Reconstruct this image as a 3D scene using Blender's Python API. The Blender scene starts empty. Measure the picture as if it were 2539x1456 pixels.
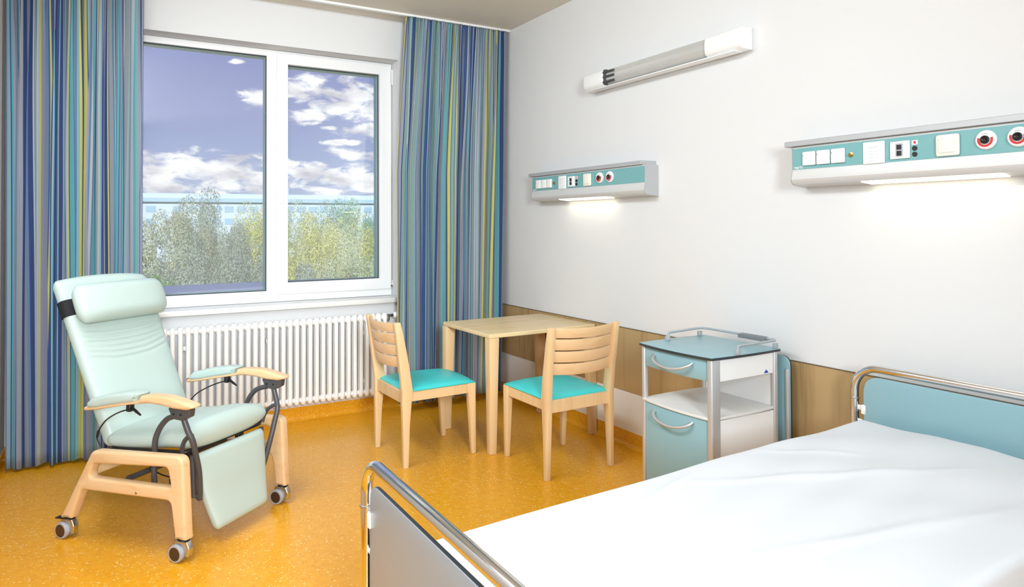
import bpy, bmesh, math, random
from mathutils import Vector, Matrix, Euler
sc = bpy.context.scene
COL = sc.collection
PI = math.pi
random.seed(7)

# ------------------------------------------------------------------ helpers
def lin(r, g, b):
    f = lambda c: (c/255/12.92 if c/255 <= .04045 else ((c/255+.055)/1.055)**2.4)
    return (f(r), f(g), f(b), 1.0)

def tag(o, label=None, cat=None, group=None, kind=None):
    if label: o['label'] = label
    if cat: o['category'] = cat
    if group: o['group'] = group
    if kind: o['kind'] = kind
    return o

def link(o, parent=None):
    COL.objects.link(o)
    if parent is not None: o.parent = parent
    return o

def thing(name, label, cat, loc=(0, 0, 0), rz=0.0, group=None):
    o = bpy.data.objects.new(name, None)
    o.empty_display_size = .1
    o.location = loc; o.rotation_euler = (0, 0, rz)
    link(o)
    return tag(o, label, cat, group)

def obj(name, bm, mat, parent=None, ang=38, smooth=True):
    me = bpy.data.meshes.new(name)
    bm.normal_update(); bm.to_mesh(me); bm.free()
    if isinstance(mat, (list, tuple)):
        for m in mat: me.materials.append(m)
    else:
        me.materials.append(mat)
    if smooth:
        me.polygons.foreach_set('use_smooth', [True]*len(me.polygons))
        me.set_sharp_from_angle(angle=math.radians(ang))
    return link(bpy.data.objects.new(name, me), parent)

def struct(name, bm, mat, **k):
    return tag(obj(name, bm, mat, **k), kind='structure')

def B(): return bmesh.new()

def box(bm, x0, x1, y0, y1, z0, z1, bev=0.0, seg=2, M=None, mi=0):
    m = Matrix.Translation(((x0+x1)/2, (y0+y1)/2, (z0+z1)/2)) @ Matrix.Diagonal((abs(x1-x0), abs(y1-y0), abs(z1-z0), 1))
    r = bmesh.ops.create_cube(bm, size=1.0, matrix=m)
    vs = r['verts']
    if bev > 0:
        es = list({e for v in vs for e in v.link_edges})
        rr = bmesh.ops.bevel(bm, geom=es, offset=bev, segments=seg, profile=.5, affect='EDGES', clamp_overlap=True)
        vs = list(set(rr['verts']) | {v for v in vs if v.is_valid})
    if M is not None: bmesh.ops.transform(bm, matrix=M, verts=vs)
    if mi:
        for f in {f for v in vs for f in v.link_faces}: f.material_index = mi
    return vs

def hexa(bm, bot, top, bev=0.0):
    """box between 4 bottom and 4 top points (same winding)"""
    v = [bm.verts.new(p) for p in bot] + [bm.verts.new(p) for p in top]
    fs = [bm.faces.new((v[3], v[2], v[1], v[0])), bm.faces.new((v[4], v[5], v[6], v[7]))]
    for i in range(4):
        j = (i+1) % 4
        fs.append(bm.faces.new((v[i], v[j], v[4+j], v[4+i])))
    bmesh.ops.recalc_face_normals(bm, faces=fs)
    if bev:
        es = list({e for f in fs for e in f.edges})
        bmesh.ops.bevel(bm, geom=es, offset=bev, segments=2, profile=.5, affect='EDGES', clamp_overlap=True)

def catmull(pts, n=8):
    P = [Vector(p) for p in pts]
    P = [2*P[0]-P[1]] + P + [2*P[-1]-P[-2]]
    out = []
    for i in range(1, len(P)-2):
        a, b, c, d = P[i-1:i+3]
        for k in range(n):
            t = k/n
            out.append(.5*((2*b)+(c-a)*t+(2*a-5*b+4*c-d)*t*t+(3*b-a-3*c+d)*t**3))
    out.append(P[-2])
    return out

def fillet(pts, r, n=8):
    P = [Vector(p) for p in pts]
    out = [P[0]]
    for i in range(1, len(P)-1):
        a = (P[i-1]-P[i]); b = (P[i+1]-P[i])
        ang = a.angle(b)
        d = min(r/math.tan(ang/2), a.length*.49, b.length*.49)
        rr = d*math.tan(ang/2)
        p0 = P[i]+a.normalized()*d; p1 = P[i]+b.normalized()*d
        c = P[i]+(a.normalized()+b.normalized()).normalized()*math.hypot(d, rr)
        u = (p0-c); w = (p1-c)
        th = u.angle(w)
        for k in range(n+1):
            t = k/n
            out.append(c+(u*math.sin((1-t)*th)+w*math.sin(t*th))/math.sin(th))
    out.append(P[-1])
    return out

def tube(bm, pts, r, seg=14, cap=True):
    P = [Vector(p) for p in pts]
    rad = r if isinstance(r, (list, tuple)) else [r]*len(P)
    t0 = (P[1]-P[0]).normalized()
    n = t0.orthogonal().normalized()
    rings = []
    for i, p in enumerate(P):
        t = ((P[min(i+1, len(P)-1)]-P[max(i-1, 0)])).normalized()
        n = (n-t*n.dot(t)).normalized()
        b = t.cross(n)
        rings.append([bm.verts.new(p+(n*math.cos(2*PI*k/seg)+b*math.sin(2*PI*k/seg))*rad[i]) for k in range(seg)])
    skin(bm, rings, cap)

def skin(bm, rings, cap=True):
    seg = len(rings[0]); fs = []
    for a, b in zip(rings, rings[1:]):
        for k in range(seg):
            j = (k+1) % seg
            fs.append(bm.faces.new((a[k], a[j], b[j], b[k])))
    if cap:
        fs.append(bm.faces.new(rings[0][::-1])); fs.append(bm.faces.new(rings[-1]))
    bmesh.ops.recalc_face_normals(bm, faces=fs)

def lathe(bm, prof, M=None, seg=24, mi=0):
    """prof: [(r,h)] about local z"""
    M = M or Matrix()
    rings = [[bm.verts.new(M @ Vector((max(r, 1e-5)*math.cos(2*PI*k/seg), max(r, 1e-5)*math.sin(2*PI*k/seg), h))) for k in range(seg)] for r, h in prof]
    n0 = len(bm.faces)
    skin(bm, rings, True)
    bm.faces.ensure_lookup_table()
    if mi:
        for f in bm.faces[n0:]: f.material_index = mi

def rnd(pts, r, n=5):
    """round the corners of a 2D polygon; r may be a list"""
    out = []
    N = len(pts)
    for i in range(N):
        p = Vector(pts[i]); a = Vector(pts[i-1])-p; b = Vector(pts[(i+1) % N])-p
        rr = r[i] if isinstance(r, (list, tuple)) else r
        ang = a.angle(b)
        if rr <= 0 or ang > 3.0: out.append(tuple(p)); continue
        d = min(rr/math.tan(ang/2), a.length*.48, b.length*.48)
        p0 = p+a.normalized()*d; p1 = p+b.normalized()*d
        for k in range(n+1):
            t = k/n
            out.append(tuple((1-t)**2*p0+2*t*(1-t)*p+t*t*p1))
    return out

def plate(bm, outlines, th, bev, M, res=3, mi=0):
    """flat shape (with holes) in local XY, thickness th centred on z=0, rounded edges"""
    cu = bpy.data.curves.new('tmp', 'CURVE')
    cu.dimensions = '2D'; cu.fill_mode = 'BOTH'
    bev = min(bev, th*.499)
    cu.extrude = th/2-bev; cu.bevel_depth = bev; cu.bevel_resolution = res; cu.offset = -bev
    for o in outlines:
        s = cu.splines.new('POLY'); s.points.add(len(o)-1)
        for p, q in zip(s.points, o): p.co = (q[0], q[1], 0, 1)
        s.use_cyclic_u = True
    t = bpy.data.objects.new('tmp', cu); COL.objects.link(t)
    dg = bpy.context.evaluated_depsgraph_get(); dg.update()
    me = bpy.data.meshes.new_from_object(t.evaluated_get(dg))
    me.transform(M)
    n0 = len(bm.faces)
    bm.from_mesh(me)
    bmesh.ops.remove_doubles(bm, verts=bm.verts, dist=1e-5)
    bm.faces.ensure_lookup_table()
    if mi:
        for f in bm.faces[n0:]: f.material_index = mi
    bmesh.ops.recalc_face_normals(bm, faces=bm.faces)
    bpy.data.objects.remove(t); bpy.data.curves.remove(cu); bpy.data.meshes.remove(me)

def axes(o, x, y, z):
    """matrix with given origin and axis vectors"""
    m = Matrix.Identity(4)
    for i, v in enumerate((x, y, z)):
        for j in range(3): m[j][i] = v[j]
    for j in range(3): m[j][3] = o[j]
    return m
XZ = lambda y=0: axes((0, y, 0), (1, 0, 0), (0, 0, 1), (0, -1, 0))     # plate drawn in x,z ; thickness along y
YZ = lambda x=0: axes((x, 0, 0), (0, 1, 0), (0, 0, 1), (1, 0, 0))      # plate drawn in y,z ; thickness along x
XY = lambda z=0: Matrix.Translation((0, 0, z))

def cushion(bm, path, halfw, thick, e=3.2, seg=48, endr=.045, nsub=10, disp=None, crown=None, step=.008):
    """soft pad swept along a path in the x,z plane; width along y; path is the pad's middle line.
    thick: half thickness; ends close with a round; disp(v,b,front)->offset along normal"""
    P = catmull([(p[0], 0, p[1]) for p in path], nsub)
    L = [0]
    for a, b in zip(P, P[1:]): L.append(L[-1]+(b-a).length)
    T = L[-1]
    # resample with denser ends
    st = []
    K = 8
    for k in range(K): st.append(endr*(1-math.cos(PI/2*k/(K-1))))
    nmid = max(24, int(T/step))
    for k in range(1, nmid): st.append(endr+(T-2*endr)*k/nmid)
    for k in range(K): st.append(T-endr*(1-math.cos(PI/2*(K-1-k)/(K-1))))
    rings = []
    i = 0
    for s in st:
        while i < len(L)-2 and L[i+1] < s: i += 1
        f = (s-L[i])/max(1e-9, L[i+1]-L[i])
        p = P[i].lerp(P[i+1], f)
        a = P[max(0, i-1)]; b = P[min(len(P)-1, i+2)]
        t = (b-a).normalized(); n = Vector((t.z, 0, -t.x))
        d = min(s, T-s)
        q = 1.0 if d >= endr else math.sqrt(max(0.0, 1-((endr-d)/endr)**2))
        q = max(q, .02)
        hw = halfw(s/T) if callable(halfw) else halfw
        th = thick(s/T) if callable(thick) else thick
        ws = hw-endr*.55*(1-q)
        ring = []
        for k in range(seg):
            an = 2*PI*k/seg
            c, si = math.cos(an), math.sin(an)
            y = ws*math.copysign(abs(c)**(2/e), c)
            hgt = th*math.copysign(abs(si)**(2/e), si)*q
            if disp: hgt += disp(s, s/T, y, hgt > 0)*min(1, abs(hgt)/(th*.5+1e-9))*(1 if hgt > 0 else -1)
            off = Vector((0, 0, 0))
            if crown: off = t*crown(y/hw)*(max(0, s/T-.6)/.4)**2
            ring.append(bm.verts.new(p+off+n*hgt+Vector((0, y, 0))))
        rings.append(ring)
    skin(bm, rings, True)

def copy_tree(o, parent=None):
    c = o.copy(); COL.objects.link(c)
    if parent is not None: c.parent = parent
    for ch in list(o.children): copy_tree(ch, c)
    return c

# ------------------------------------------------------------------ materials
MATS = {}
def pbr(name, col, rough=.5, metal=0.0, coat=0.0, noise=.0, nscale=8.0, spec=.5, bump=0.0, bscale=300.0, trans=0.0, emit=None, estr=0.0):
    m = bpy.data.materials.new(name); m.use_nodes = True
    nt = m.node_tree; b = nt.nodes['Principled BSDF']
    b.inputs['Base Color'].default_value = col
    b.inputs['Roughness'].default_value = rough
    b.inputs['Metallic'].default_value = metal
    b.inputs['Coat Weight'].default_value = coat
    b.inputs['Coat Roughness'].default_value = .12
    b.inputs['Specular IOR Level'].default_value = spec
    b.inputs['Transmission Weight'].default_value = trans
    if emit: b.inputs['Emission Color'].default_value = emit; b.inputs['Emission Strength'].default_value = estr
    tc = nt.nodes.new('ShaderNodeTexCoord')
    if noise > 0:
        n = nt.nodes.new('ShaderNodeTexNoise'); n.inputs['Scale'].default_value = nscale; n.inputs['Detail'].default_value = 4
        mx = nt.nodes.new('ShaderNodeMix'); mx.data_type = 'RGBA'
        mx.inputs['A'].default_value = tuple(c*(1-noise) for c in col[:3])+(1,)
        mx.inputs['B'].default_value = tuple(min(1, c*(1+noise)) for c in col[:3])+(1,)
        nt.links.new(tc.outputs['Object'], n.inputs['Vector'])
        nt.links.new(n.outputs['Fac'], mx.inputs['Factor']); nt.links.new(mx.outputs['Result'], b.inputs['Base Color'])
    if bump > 0:
        n2 = nt.nodes.new('ShaderNodeTexNoise'); n2.inputs['Scale'].default_value = bscale; n2.inputs['Detail'].default_value = 3
        bp = nt.nodes.new('ShaderNodeBump'); bp.inputs['Strength'].default_value = bump; bp.inputs['Distance'].default_value = .002
        nt.links.new(tc.outputs['Object'], n2.inputs['Vector'])
        nt.links.new(n2.outputs['Fac'], bp.inputs['Height']); nt.links.new(bp.outputs['Normal'], b.inputs['Normal'])
    MATS[name] = m
    return m

def wood(name, c1, c2, sx, sy, sz, rough=.42, coat=.15):
    m = bpy.data.materials.new(name); m.use_nodes = True
    nt = m.node_tree; b = nt.nodes['Principled BSDF']
    tc = nt.nodes.new('ShaderNodeTexCoord'); mp = nt.nodes.new('ShaderNodeMapping')
    mp.inputs['Scale'].default_value = (sx, sy, sz)
    n = nt.nodes.new('ShaderNodeTexNoise'); n.inputs['Scale'].default_value = 1.0; n.inputs['Detail'].default_value = 6; n.inputs['Distortion'].default_value = .6
    n2 = nt.nodes.new('ShaderNodeTexNoise'); n2.inputs['Scale'].default_value = .22; n2.inputs['Detail'].default_value = 3
    ad = nt.nodes.new('ShaderNodeMath'); ad.operation = 'ADD'
    r = nt.nodes.new('ShaderNodeValToRGB')
    r.color_ramp.elements[0].position = .75; r.color_ramp.elements[0].color = c1
    r.color_ramp.elements[1].position = 1.25 if False else 1.0; r.color_ramp.elements[1].color = c2
    nt.links.new(tc.outputs['Object'], mp.inputs['Vector'])
    nt.links.new(mp.outputs['Vector'], n.inputs['Vector']); nt.links.new(mp.outputs['Vector'], n2.inputs['Vector'])
    nt.links.new(n.outputs['Fac'], ad.inputs[0]); nt.links.new(n2.outputs['Fac'], ad.inputs[1])
    nt.links.new(ad.outputs[0], r.inputs['Fac']); nt.links.new(r.outputs['Color'], b.inputs['Base Color'])
    b.inputs['Roughness'].default_value = rough; b.inputs['Coat Weight'].default_value = coat
    MATS[name] = m
    return m

m_wall = pbr('wall_paint', lin(224, 224, 225), .75, noise=.012, nscale=1.5, bump=.04, bscale=500, spec=.25)
m_wallp = pbr('white_wall_laminate', lin(240, 238, 235), .4, noise=.01)
m_ceil = pbr('ceiling_paint', lin(226, 219, 206), .55, noise=.02, nscale=1.0, spec=.3)
m_frame = pbr('window_white_plastic', lin(243, 243, 243), .3, noise=.006)
m_sill = pbr('sill_white', lin(242, 241, 238), .35, noise=.01)
m_rad = pbr('radiator_enamel', lin(246, 246, 246), .3, noise=.008)
m_gasket = pbr('rubber_gasket', lin(52, 58, 66), .6, noise=.05)
m_edge_refl = pbr('edge_reflection_ring', lin(128, 168, 160), .35, noise=.04)
m_mint = pbr('mint_vinyl', lin(188, 206, 201), .42, noise=.012, nscale=5, coat=.05, bump=.05, bscale=500, spec=.4)
m_turq = pbr('turquoise_vinyl', lin(66, 206, 208), .38, noise=.02, nscale=6, bump=.05, bscale=450, spec=.45)
m_beech = wood('beech_wood', lin(219, 182, 134), lin(229, 196, 150), 30, 30, 3)
m_beechx = wood('beech_wood_long', lin(221, 180, 132), lin(230, 194, 150), 4, 30, 30)
m_top = wood('beech_table_laminate', lin(220, 189, 138), lin(232, 206, 160), 3, 26, 26, .38)
m_wains = wood('oak_wainscot_laminate', lin(164, 134, 90), lin(182, 153, 108), 22, 34, 2.2, .4, .1)
m_steel = pbr('dark_grey_steel', lin(84, 84, 88), .42, .35, noise=.04)
m_black = pbr('black_plastic', lin(24, 25, 28), .45, noise=.06)
m_strap = pbr('black_webbing', lin(20, 21, 26), .8, noise=.1, nscale=200)
m_chrome = pbr('chrome', lin(228, 228, 230), .08, 1.0, noise=.01)
m_chromes = pbr('satin_chrome', lin(205, 206, 208), .25, 1.0, noise=.02)
m_alu = pbr('aluminium', lin(208, 209, 212), .38, .6, noise=.02)
m_greyrub = pbr('grey_rubber', lin(168, 168, 176), .55, noise=.03)
m_hub = pbr('dark_wheel_hub', lin(66, 46, 34), .4, noise=.1)
m_teal = pbr('teal_laminate', lin(140, 178, 188), .34, noise=.012, coat=.1)
m_tealp = pbr('teal_fascia', lin(118, 172, 175), .4, noise=.012)
m_edge = pbr('black_laminate_edge', lin(48, 52, 56), .4, noise=.04)
m_white = pbr('white_laminate', lin(240, 240, 240), .32, noise=.008)
m_shelf = pbr('pale_grey_shelf', lin(222, 222, 221), .4, noise=.01)
m_grey = pbr('grey_rail_plastic', lin(160, 168, 174), .4, noise=.03)
m_dgrey = pbr('dark_grey_plastic', lin(112, 118, 124), .45, noise=.03)
m_lgrey = pbr('light_grey_metal', lin(184, 185, 188), .38, .25, noise=.015)
m_unit = pbr('unit_white_metal', lin(212, 212, 212), .35, .1, noise=.01)
m_sw = pbr('switch_white', lin(243, 243, 243), .3, noise=.005)
m_cream = pbr('switch_cream', lin(240, 236, 224), .35, noise=.006)
m_red = pbr('red_print', lin(205, 40, 45), .45, noise=.03)
m_blue = pbr('blue_print', lin(30, 70, 180), .45, noise=.03)
m_ink = pbr('grey_print', lin(176, 178, 190), .5, noise=.02)
m_brass = pbr('brass', lin(190, 165, 110), .3, 1.0, noise=.03)
m_sheet = pbr('white_bed_linen', lin(216, 220, 226), .8, noise=.006, nscale=3, bump=.05, bscale=700, spec=.2)
m_matt = pbr('mattress_ticking', lin(214, 214, 216), .7, noise=.03)
m_foot = pbr('grey_footboard_laminate', lin(150, 164, 178), .3, noise=.01, coat=.1)
m_lamp = pbr('reading_lamp_diffuser', lin(255, 250, 235), .5, emit=(1, .93, .70, 1), estr=3.0)
m_acry = pbr('ribbed_acrylic', lin(204, 203, 200), .22, .25, noise=.05, nscale=4, coat=.3)
m_tube = pbr('fluorescent_tube_glass', lin(244, 244, 246), .2, noise=.01)
m_build = pbr('pale_blue_facade', lin(174, 190, 202), .8, noise=.03, nscale=.3)
m_buildr = pbr('grey_blue_roof_band', lin(146, 174, 190), .8, noise=.04, nscale=.3)
m_bwin = pbr('far_window_glass', lin(140, 170, 190), .3, noise=.1)
m_ground = pbr('lawn', lin(112, 128, 84), .95, noise=.2, nscale=.3)
m_sill_refl = pbr('pale_sill_reflection', lin(222, 226, 230), .7, noise=.05, nscale=4)
m_bark = pbr('bark', lin(96, 84, 70), .9, noise=.25, nscale=6)

# floor: orange vinyl with pale flecks
def floor_mat(name):
    m = bpy.data.materials.new(name); m.use_nodes = True
    nt = m.node_tree; b = nt.nodes['Principled BSDF']; N = nt.nodes.new; lk = nt.links.new
    tc = N('ShaderNodeTexCoord')
    n1 = N('ShaderNodeTexNoise'); n1.inputs['Scale'].default_value = 26; n1.inputs['Detail'].default_value = 6; n1.inputs['Roughness'].default_value = .65
    r1 = N('ShaderNodeValToRGB'); e = r1.color_ramp.elements
    e[0].position = .3; e[0].color = lin(229, 155, 14); e[1].position = .7; e[1].color = lin(238, 173, 36)
    lk(tc.outputs['Object'], n1.inputs['Vector']); lk(n1.outputs['Fac'], r1.inputs['Fac'])
    prev = r1.outputs['Color']
    for scale, thr, col in ((75, .15, (250, 216, 146)), (120, .16, (246, 206, 120)), (60, .08, (222, 146, 18))):
        v = N('ShaderNodeTexVoronoi'); v.inputs['Scale'].default_value = scale; v.inputs['Randomness'].default_value = 1
        w = N('ShaderNodeTexWhiteNoise')
        lk(tc.outputs['Object'], v.inputs['Vector']); lk(v.outputs['Position'], w.inputs['Vector'])
        a = N('ShaderNodeMath'); a.operation = 'LESS_THAN'; a.inputs[1].default_value = thr*1.3   # few cells carry a fleck
        lk(w.outputs['Value'], a.inputs[0])
        d = N('ShaderNodeMath'); d.operation = 'LESS_THAN'; d.inputs[1].default_value = .3
        lk(v.outputs['Distance'], d.inputs[0])
        mu = N('ShaderNodeMath'); mu.operation = 'MULTIPLY'; lk(a.outputs[0], mu.inputs[0]); lk(d.outputs[0], mu.inputs[1])
        mu2 = N('ShaderNodeMath'); mu2.operation = 'MULTIPLY'; mu2.inputs[1].default_value = .85; lk(mu.outputs[0], mu2.inputs[0])
        mx = N('ShaderNodeMix'); mx.data_type = 'RGBA'
        lk(mu2.outputs[0], mx.inputs['Factor']); lk(prev, mx.inputs['A']); mx.inputs['B'].default_value = lin(*col)
        prev = mx.outputs['Result']
    lk(prev, b.inputs['Base Color'])
    b.inputs['Roughness'].default_value = .3; b.inputs['Specular IOR Level'].default_value = .45
    b.inputs['Coat Weight'].default_value = .15; b.inputs['Coat Roughness'].default_value = .1
    return m
m_floor = floor_mat('orange_vinyl_floor')

# curtain cloth: stripe colour woven per column of cloth
m_cloth = bpy.data.materials.new('striped_curtain_cloth'); m_cloth.use_nodes = True
nt = m_cloth.node_tree; b = nt.nodes['Principled BSDF']
at = nt.nodes.new('ShaderNodeAttribute'); at.attribute_name = 'stripe'
nt.links.new(at.outputs['Color'], b.inputs['Base Color'])
b.inputs['Roughness'].default_value = .75; b.inputs['Specular IOR Level'].default_value = .25; b.inputs['Sheen Weight'].default_value = .1
tr = nt.nodes.new('ShaderNodeBsdfTranslucent'); ms = nt.nodes.new('ShaderNodeMixShader'); ms.inputs[0].default_value = .18
nt.links.new(at.outputs['Color'], tr.inputs['Color'])
nt.links.new(b.outputs[0], ms.inputs[1]); nt.links.new(tr.outputs[0], ms.inputs[2])
nt.links.new(ms.outputs[0], nt.nodes['Material Output'].inputs['Surface'])

# window glass
m_glass = bpy.data.materials.new('window_glass'); m_glass.use_nodes = True
nt = m_glass.node_tree; nt.nodes.clear()
out = nt.nodes.new('ShaderNodeOutputMaterial'); t_ = nt.nodes.new('ShaderNodeBsdfTransparent'); g_ = nt.nodes.new('ShaderNodeBsdfGlossy')
t_.inputs['Color'].default_value = (.97, .985, .98, 1); g_.inputs['Roughness'].default_value = .02; g_.inputs['Color'].default_value = (1, 1, 1, 1)
ms = nt.nodes.new('ShaderNodeMixShader'); ms.inputs[0].default_value = .07
nt.links.new(t_.outputs[0], ms.inputs[1]); nt.links.new(g_.outputs[0], ms.inputs[2])
d_ = nt.nodes.new('ShaderNodeBsdfDiffuse'); d_.inputs['Color'].default_value = (.9, .92, .95, 1)      # diffuse veil imitating the room's hazy reflection in the pane
ms2 = nt.nodes.new('ShaderNodeMixShader'); ms2.inputs[0].default_value = .055
nt.links.new(ms.outputs[0], ms2.inputs[1]); nt.links.new(d_.outputs[0], ms2.inputs[2]); nt.links.new(ms2.outputs[0], out.inputs['Surface'])

def leaf_mat(name, c1, c2):
    m = bpy.data.materials.new(name); m.use_nodes = True
    nt = m.node_tree; b = nt.nodes['Principled BSDF']
    tc = nt.nodes.new('ShaderNodeTexCoord'); n = nt.nodes.new('ShaderNodeTexNoise'); n.inputs['Scale'].default_value = 1.3; n.inputs['Detail'].default_value = 5
    r = nt.nodes.new('ShaderNodeValToRGB'); e = r.color_ramp.elements
    e[0].position = .35; e[0].color = c1; e[1].position = .65; e[1].color = c2
    nt.links.new(tc.outputs['Object'], n.inputs['Vector']); nt.links.new(n.outputs['Fac'], r.inputs['Fac'])
    nt.links.new(r.outputs['Color'], b.inputs['Base Color']); b.inputs['Roughness'].default_value = .7; b.inputs['Specular IOR Level'].default_value = .2
    tr = nt.nodes.new('ShaderNodeBsdfTranslucent'); nt.links.new(r.outputs['Color'], tr.inputs['Color'])
    ms = nt.nodes.new('ShaderNodeMixShader'); ms.inputs[0].default_value = .5
    nt.links.new(b.outputs[0], ms.inputs[1]); nt.links.new(tr.outputs[0], ms.inputs[2])
    nt.links.new(ms.outputs[0], nt.nodes['Material Output'].inputs['Surface'])
    return m
LEAF = {'olive': leaf_mat('olive_leaves', lin(160, 168, 136), lin(198, 203, 172)),  # leaf colours paled and greyed to carry the reflection haze, except the dark ones
        'grey': leaf_mat('grey_green_leaves', lin(152, 166, 148), lin(188, 198, 180)),
        'yellow': leaf_mat('yellow_green_leaves', lin(200, 206, 128), lin(224, 222, 164)),
        'dark': leaf_mat('dark_green_leaves', lin(84, 132, 56), lin(140, 178, 88)),
        'pale': leaf_mat('pale_green_leaves', lin(186, 200, 158), lin(214, 218, 184)),
        'blue': leaf_mat('blue_green_leaves', lin(124, 166, 134), lin(162, 198, 160))}

# ------------------------------------------------------------------ room shell
XR, YB, XL, YF, ZC = 2.914, 5.197, -.53, -2.4, 3.068
bm = B(); box(bm, XL-.2, XR+.2, YF-.2, YB+.3, -.2, 0); struct('floor', bm, m_floor)
bm = B(); box(bm, XL-.2, XR+.2, YF-.2, YB+.3, ZC, ZC+.25); struct('ceiling', bm, m_ceil)
bm = B(); box(bm, XR, XR+.2, YF, YB+.3, 0, ZC); struct('wall_right', bm, m_wall)
bm = B(); box(bm, XL-.2, XL, YF, YB+.3, 0, ZC); struct('wall_left', bm, m_wall)
bm = B(); box(bm, XL-.2, XR+.2, YF-.2, YF, 0, ZC); struct('wall_front', bm, m_wall)
WX0, WX1, WZ0, WZ1 = -.14, 2.008, .866, 2.757
bm = B()
pts = [(XL, 0), (XR, 0), (XR, ZC), (XL, ZC)]; hole = [(WX0, WZ0-.03), (WX1, WZ0-.03), (WX1, WZ1), (WX0, WZ1)]
vo = [[bm.verts.new((x, y, z)) for x, z in pts] for y in (YB, YB+.3)]
vh = [[bm.verts.new((x, y, z)) for x, z in hole] for y in (YB, YB+.3)]
for k in range(4):
    j = (k+1) % 4
    for q in (0, 1): bm.faces.new((vo[q][k], vo[q][j], vh[q][j], vh[q][k]))
    bm.faces.new((vh[0][k], vh[0][j], vh[1][j], vh[1][k]))
    bm.faces.new((vo[0][k], vo[0][j], vo[1][j], vo[1][k]))
bmesh.ops.recalc_face_normals(bm, faces=bm.faces)
struct('wall_back', bm, m_wall, smooth=False)

# coved skirting (vinyl turned up the wall)
def cove(name, p0, p1, inward):
    prof = [(0, .1), (.004, .1), (.004, .03)]
    for k in range(6):
        a = k/5*PI/2
        prof.append((.004+.026*(1-math.cos(a)), .03-.0295*math.sin(a)))
    prof.append((0, .0005))
    bm = B(); d = Vector(inward)
    rings = [[bm.verts.new(Vector(p)+d*q[0]+Vector((0, 0, q[1]))) for q in prof] for p in (p0, p1)]
    skin(bm, rings, True)
    return struct(name, bm, m_floor)
cove('baseboard_right', (XR, YF, 0), (XR, YB, 0), (-1, 0, 0))
cove('baseboard_left', (XL, YF, 0), (XL, YB, 0), (1, 0, 0))
cove('baseboard_back', (XL, YB, 0), (XR, YB, 0), (0, -1, 0))

# wall protection: white panels, wood panels
bm = B(); box(bm, XR-.006, XR-.0002, YF, 3.848, .1005, .354); box(bm, XR-.006, XR-.0002, 3.852, YB-.001, .1005, .354); struct('trim_1', bm, m_wallp)
bm = B()
box(bm, XR-.011, XR-.0002, YF, 3.848, .3545, .762, .0015, 1); box(bm, XR-.011, XR-.0002, 3.852, YB-.001, .3545, .762, .0015, 1)
struct('trim_2', bm, m_wains)
bm = B(); box(bm, XR-.0125, XR-.0002, YF, YB-.001, .7622, .7655); struct('trim_3', bm, pbr('dark_trim_strip', lin(108, 92, 68), .5, noise=.05))

# ------------------------------------------------------------------ window
GY = 5.385
def ring_frame(bm, o, i, y0, y1, bev=.006):
    """rectangular frame: o,i = (x0,x1,z0,z1)"""
    O = [(o[0], o[2]), (o[1], o[2]), (o[1], o[3]), (o[0], o[3])]; I = [(i[0], i[2]), (i[1], i[2]), (i[1], i[3]), (i[0], i[3])]
    plate(bm, [O, I], y1-y0, bev, XZ((y0+y1)/2), res=2)
bm = B()
Fr = (WX0+.001, WX1-.001, WZ0, WZ1-.001); L = (-.06, 1.027, .95, 2.709); R_ = (1.125, 1.968, .95, 2.705)
plate(bm, [[(Fr[0], Fr[2]), (Fr[1], Fr[2]), (Fr[1], Fr[3]), (Fr[0], Fr[3])],
           [(L[0], L[2]), (L[1], L[2]), (L[1], L[3]), (L[0], L[3])],
           [(R_[0], R_[2]), (R_[1], R_[2]), (R_[1], R_[3]), (R_[0], R_[3])]], .075, .005, XZ(5.39), res=2)
win = struct('window_1', bm, m_frame)
bm = B(); S = (1.094, 1.997, .921, 2.735); G = (1.178, 1.902, 1.008, 2.657)
ring_frame(bm, S, G, 5.335, 5.352, .005)
sash = obj('sash', bm, m_frame, win)
bm = B(); ring_frame(bm, (R_[0]+.004, R_[1]-.004, R_[2]+.004, R_[3]-.004), G, 5.3525, 5.40, .002)
obj('sash_body', bm, m_frame, sash)
for nm, g, p in (('pane', L, win), ('pane', G, sash)):
    bm = B(); box(bm, g[0]+.002, g[1]-.002, GY-.003, GY+.003, g[2]+.002, g[3]-.002); obj(nm, bm, m_glass, p, smooth=False)
    bm = B(); ring_frame(bm, (g[0]+.0005, g[1]-.0005, g[2]+.0005, g[3]-.0005), (g[0]+.0055, g[1]-.0055, g[2]+.0055, g[3]-.0055), GY-.014, GY-.0035, .001)
    obj('gasket', bm, m_gasket, p)
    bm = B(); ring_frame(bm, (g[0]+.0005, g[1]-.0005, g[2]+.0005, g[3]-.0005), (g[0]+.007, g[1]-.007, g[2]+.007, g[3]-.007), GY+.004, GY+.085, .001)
    obj('edge_reflection_ring', bm, m_edge_refl, p)  # green ring added to imitate the tinted reflection at the glass edge
for z0, z1, n in ((2.56, 2.735, 'hinge'), (.93, 1.02, 'hinge')):
    bm = B(); tube(bm, [(2.0025, 5.33, z0+.02), (2.0025, 5.33, z1-.03)], .0055, 10); obj(n, bm, m_frame, win)
bm = B(); lathe(bm, [(.0001, 0), (.005, 0), (.005, .012), (.0001, .012)], axes((1.994, 5.334, .945), (1, 0, 0), (0, 0, 1), (0, -1, 0)), 10); obj('hinge_pin', bm, m_gasket, win)
bm = B(); box(bm, 1.118, 1.142, 5.324, 5.3348, 1.60, 1.70, .004, 2); obj('handle_plate', bm, m_frame, sash)
bm = B(); box(bm, WX0-.03, WX1-.006, 5.16, 5.352, .826, .8655, .006, 2); obj('sill', bm, m_sill, win)
bm = B(); box(bm, -1.5, 4.0, 5.5, 6.85, .5, .905); struct('sill_reflection_slab', bm, m_sill_refl)  # added slab outside, stands in for the sill's reflection in the glass

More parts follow.
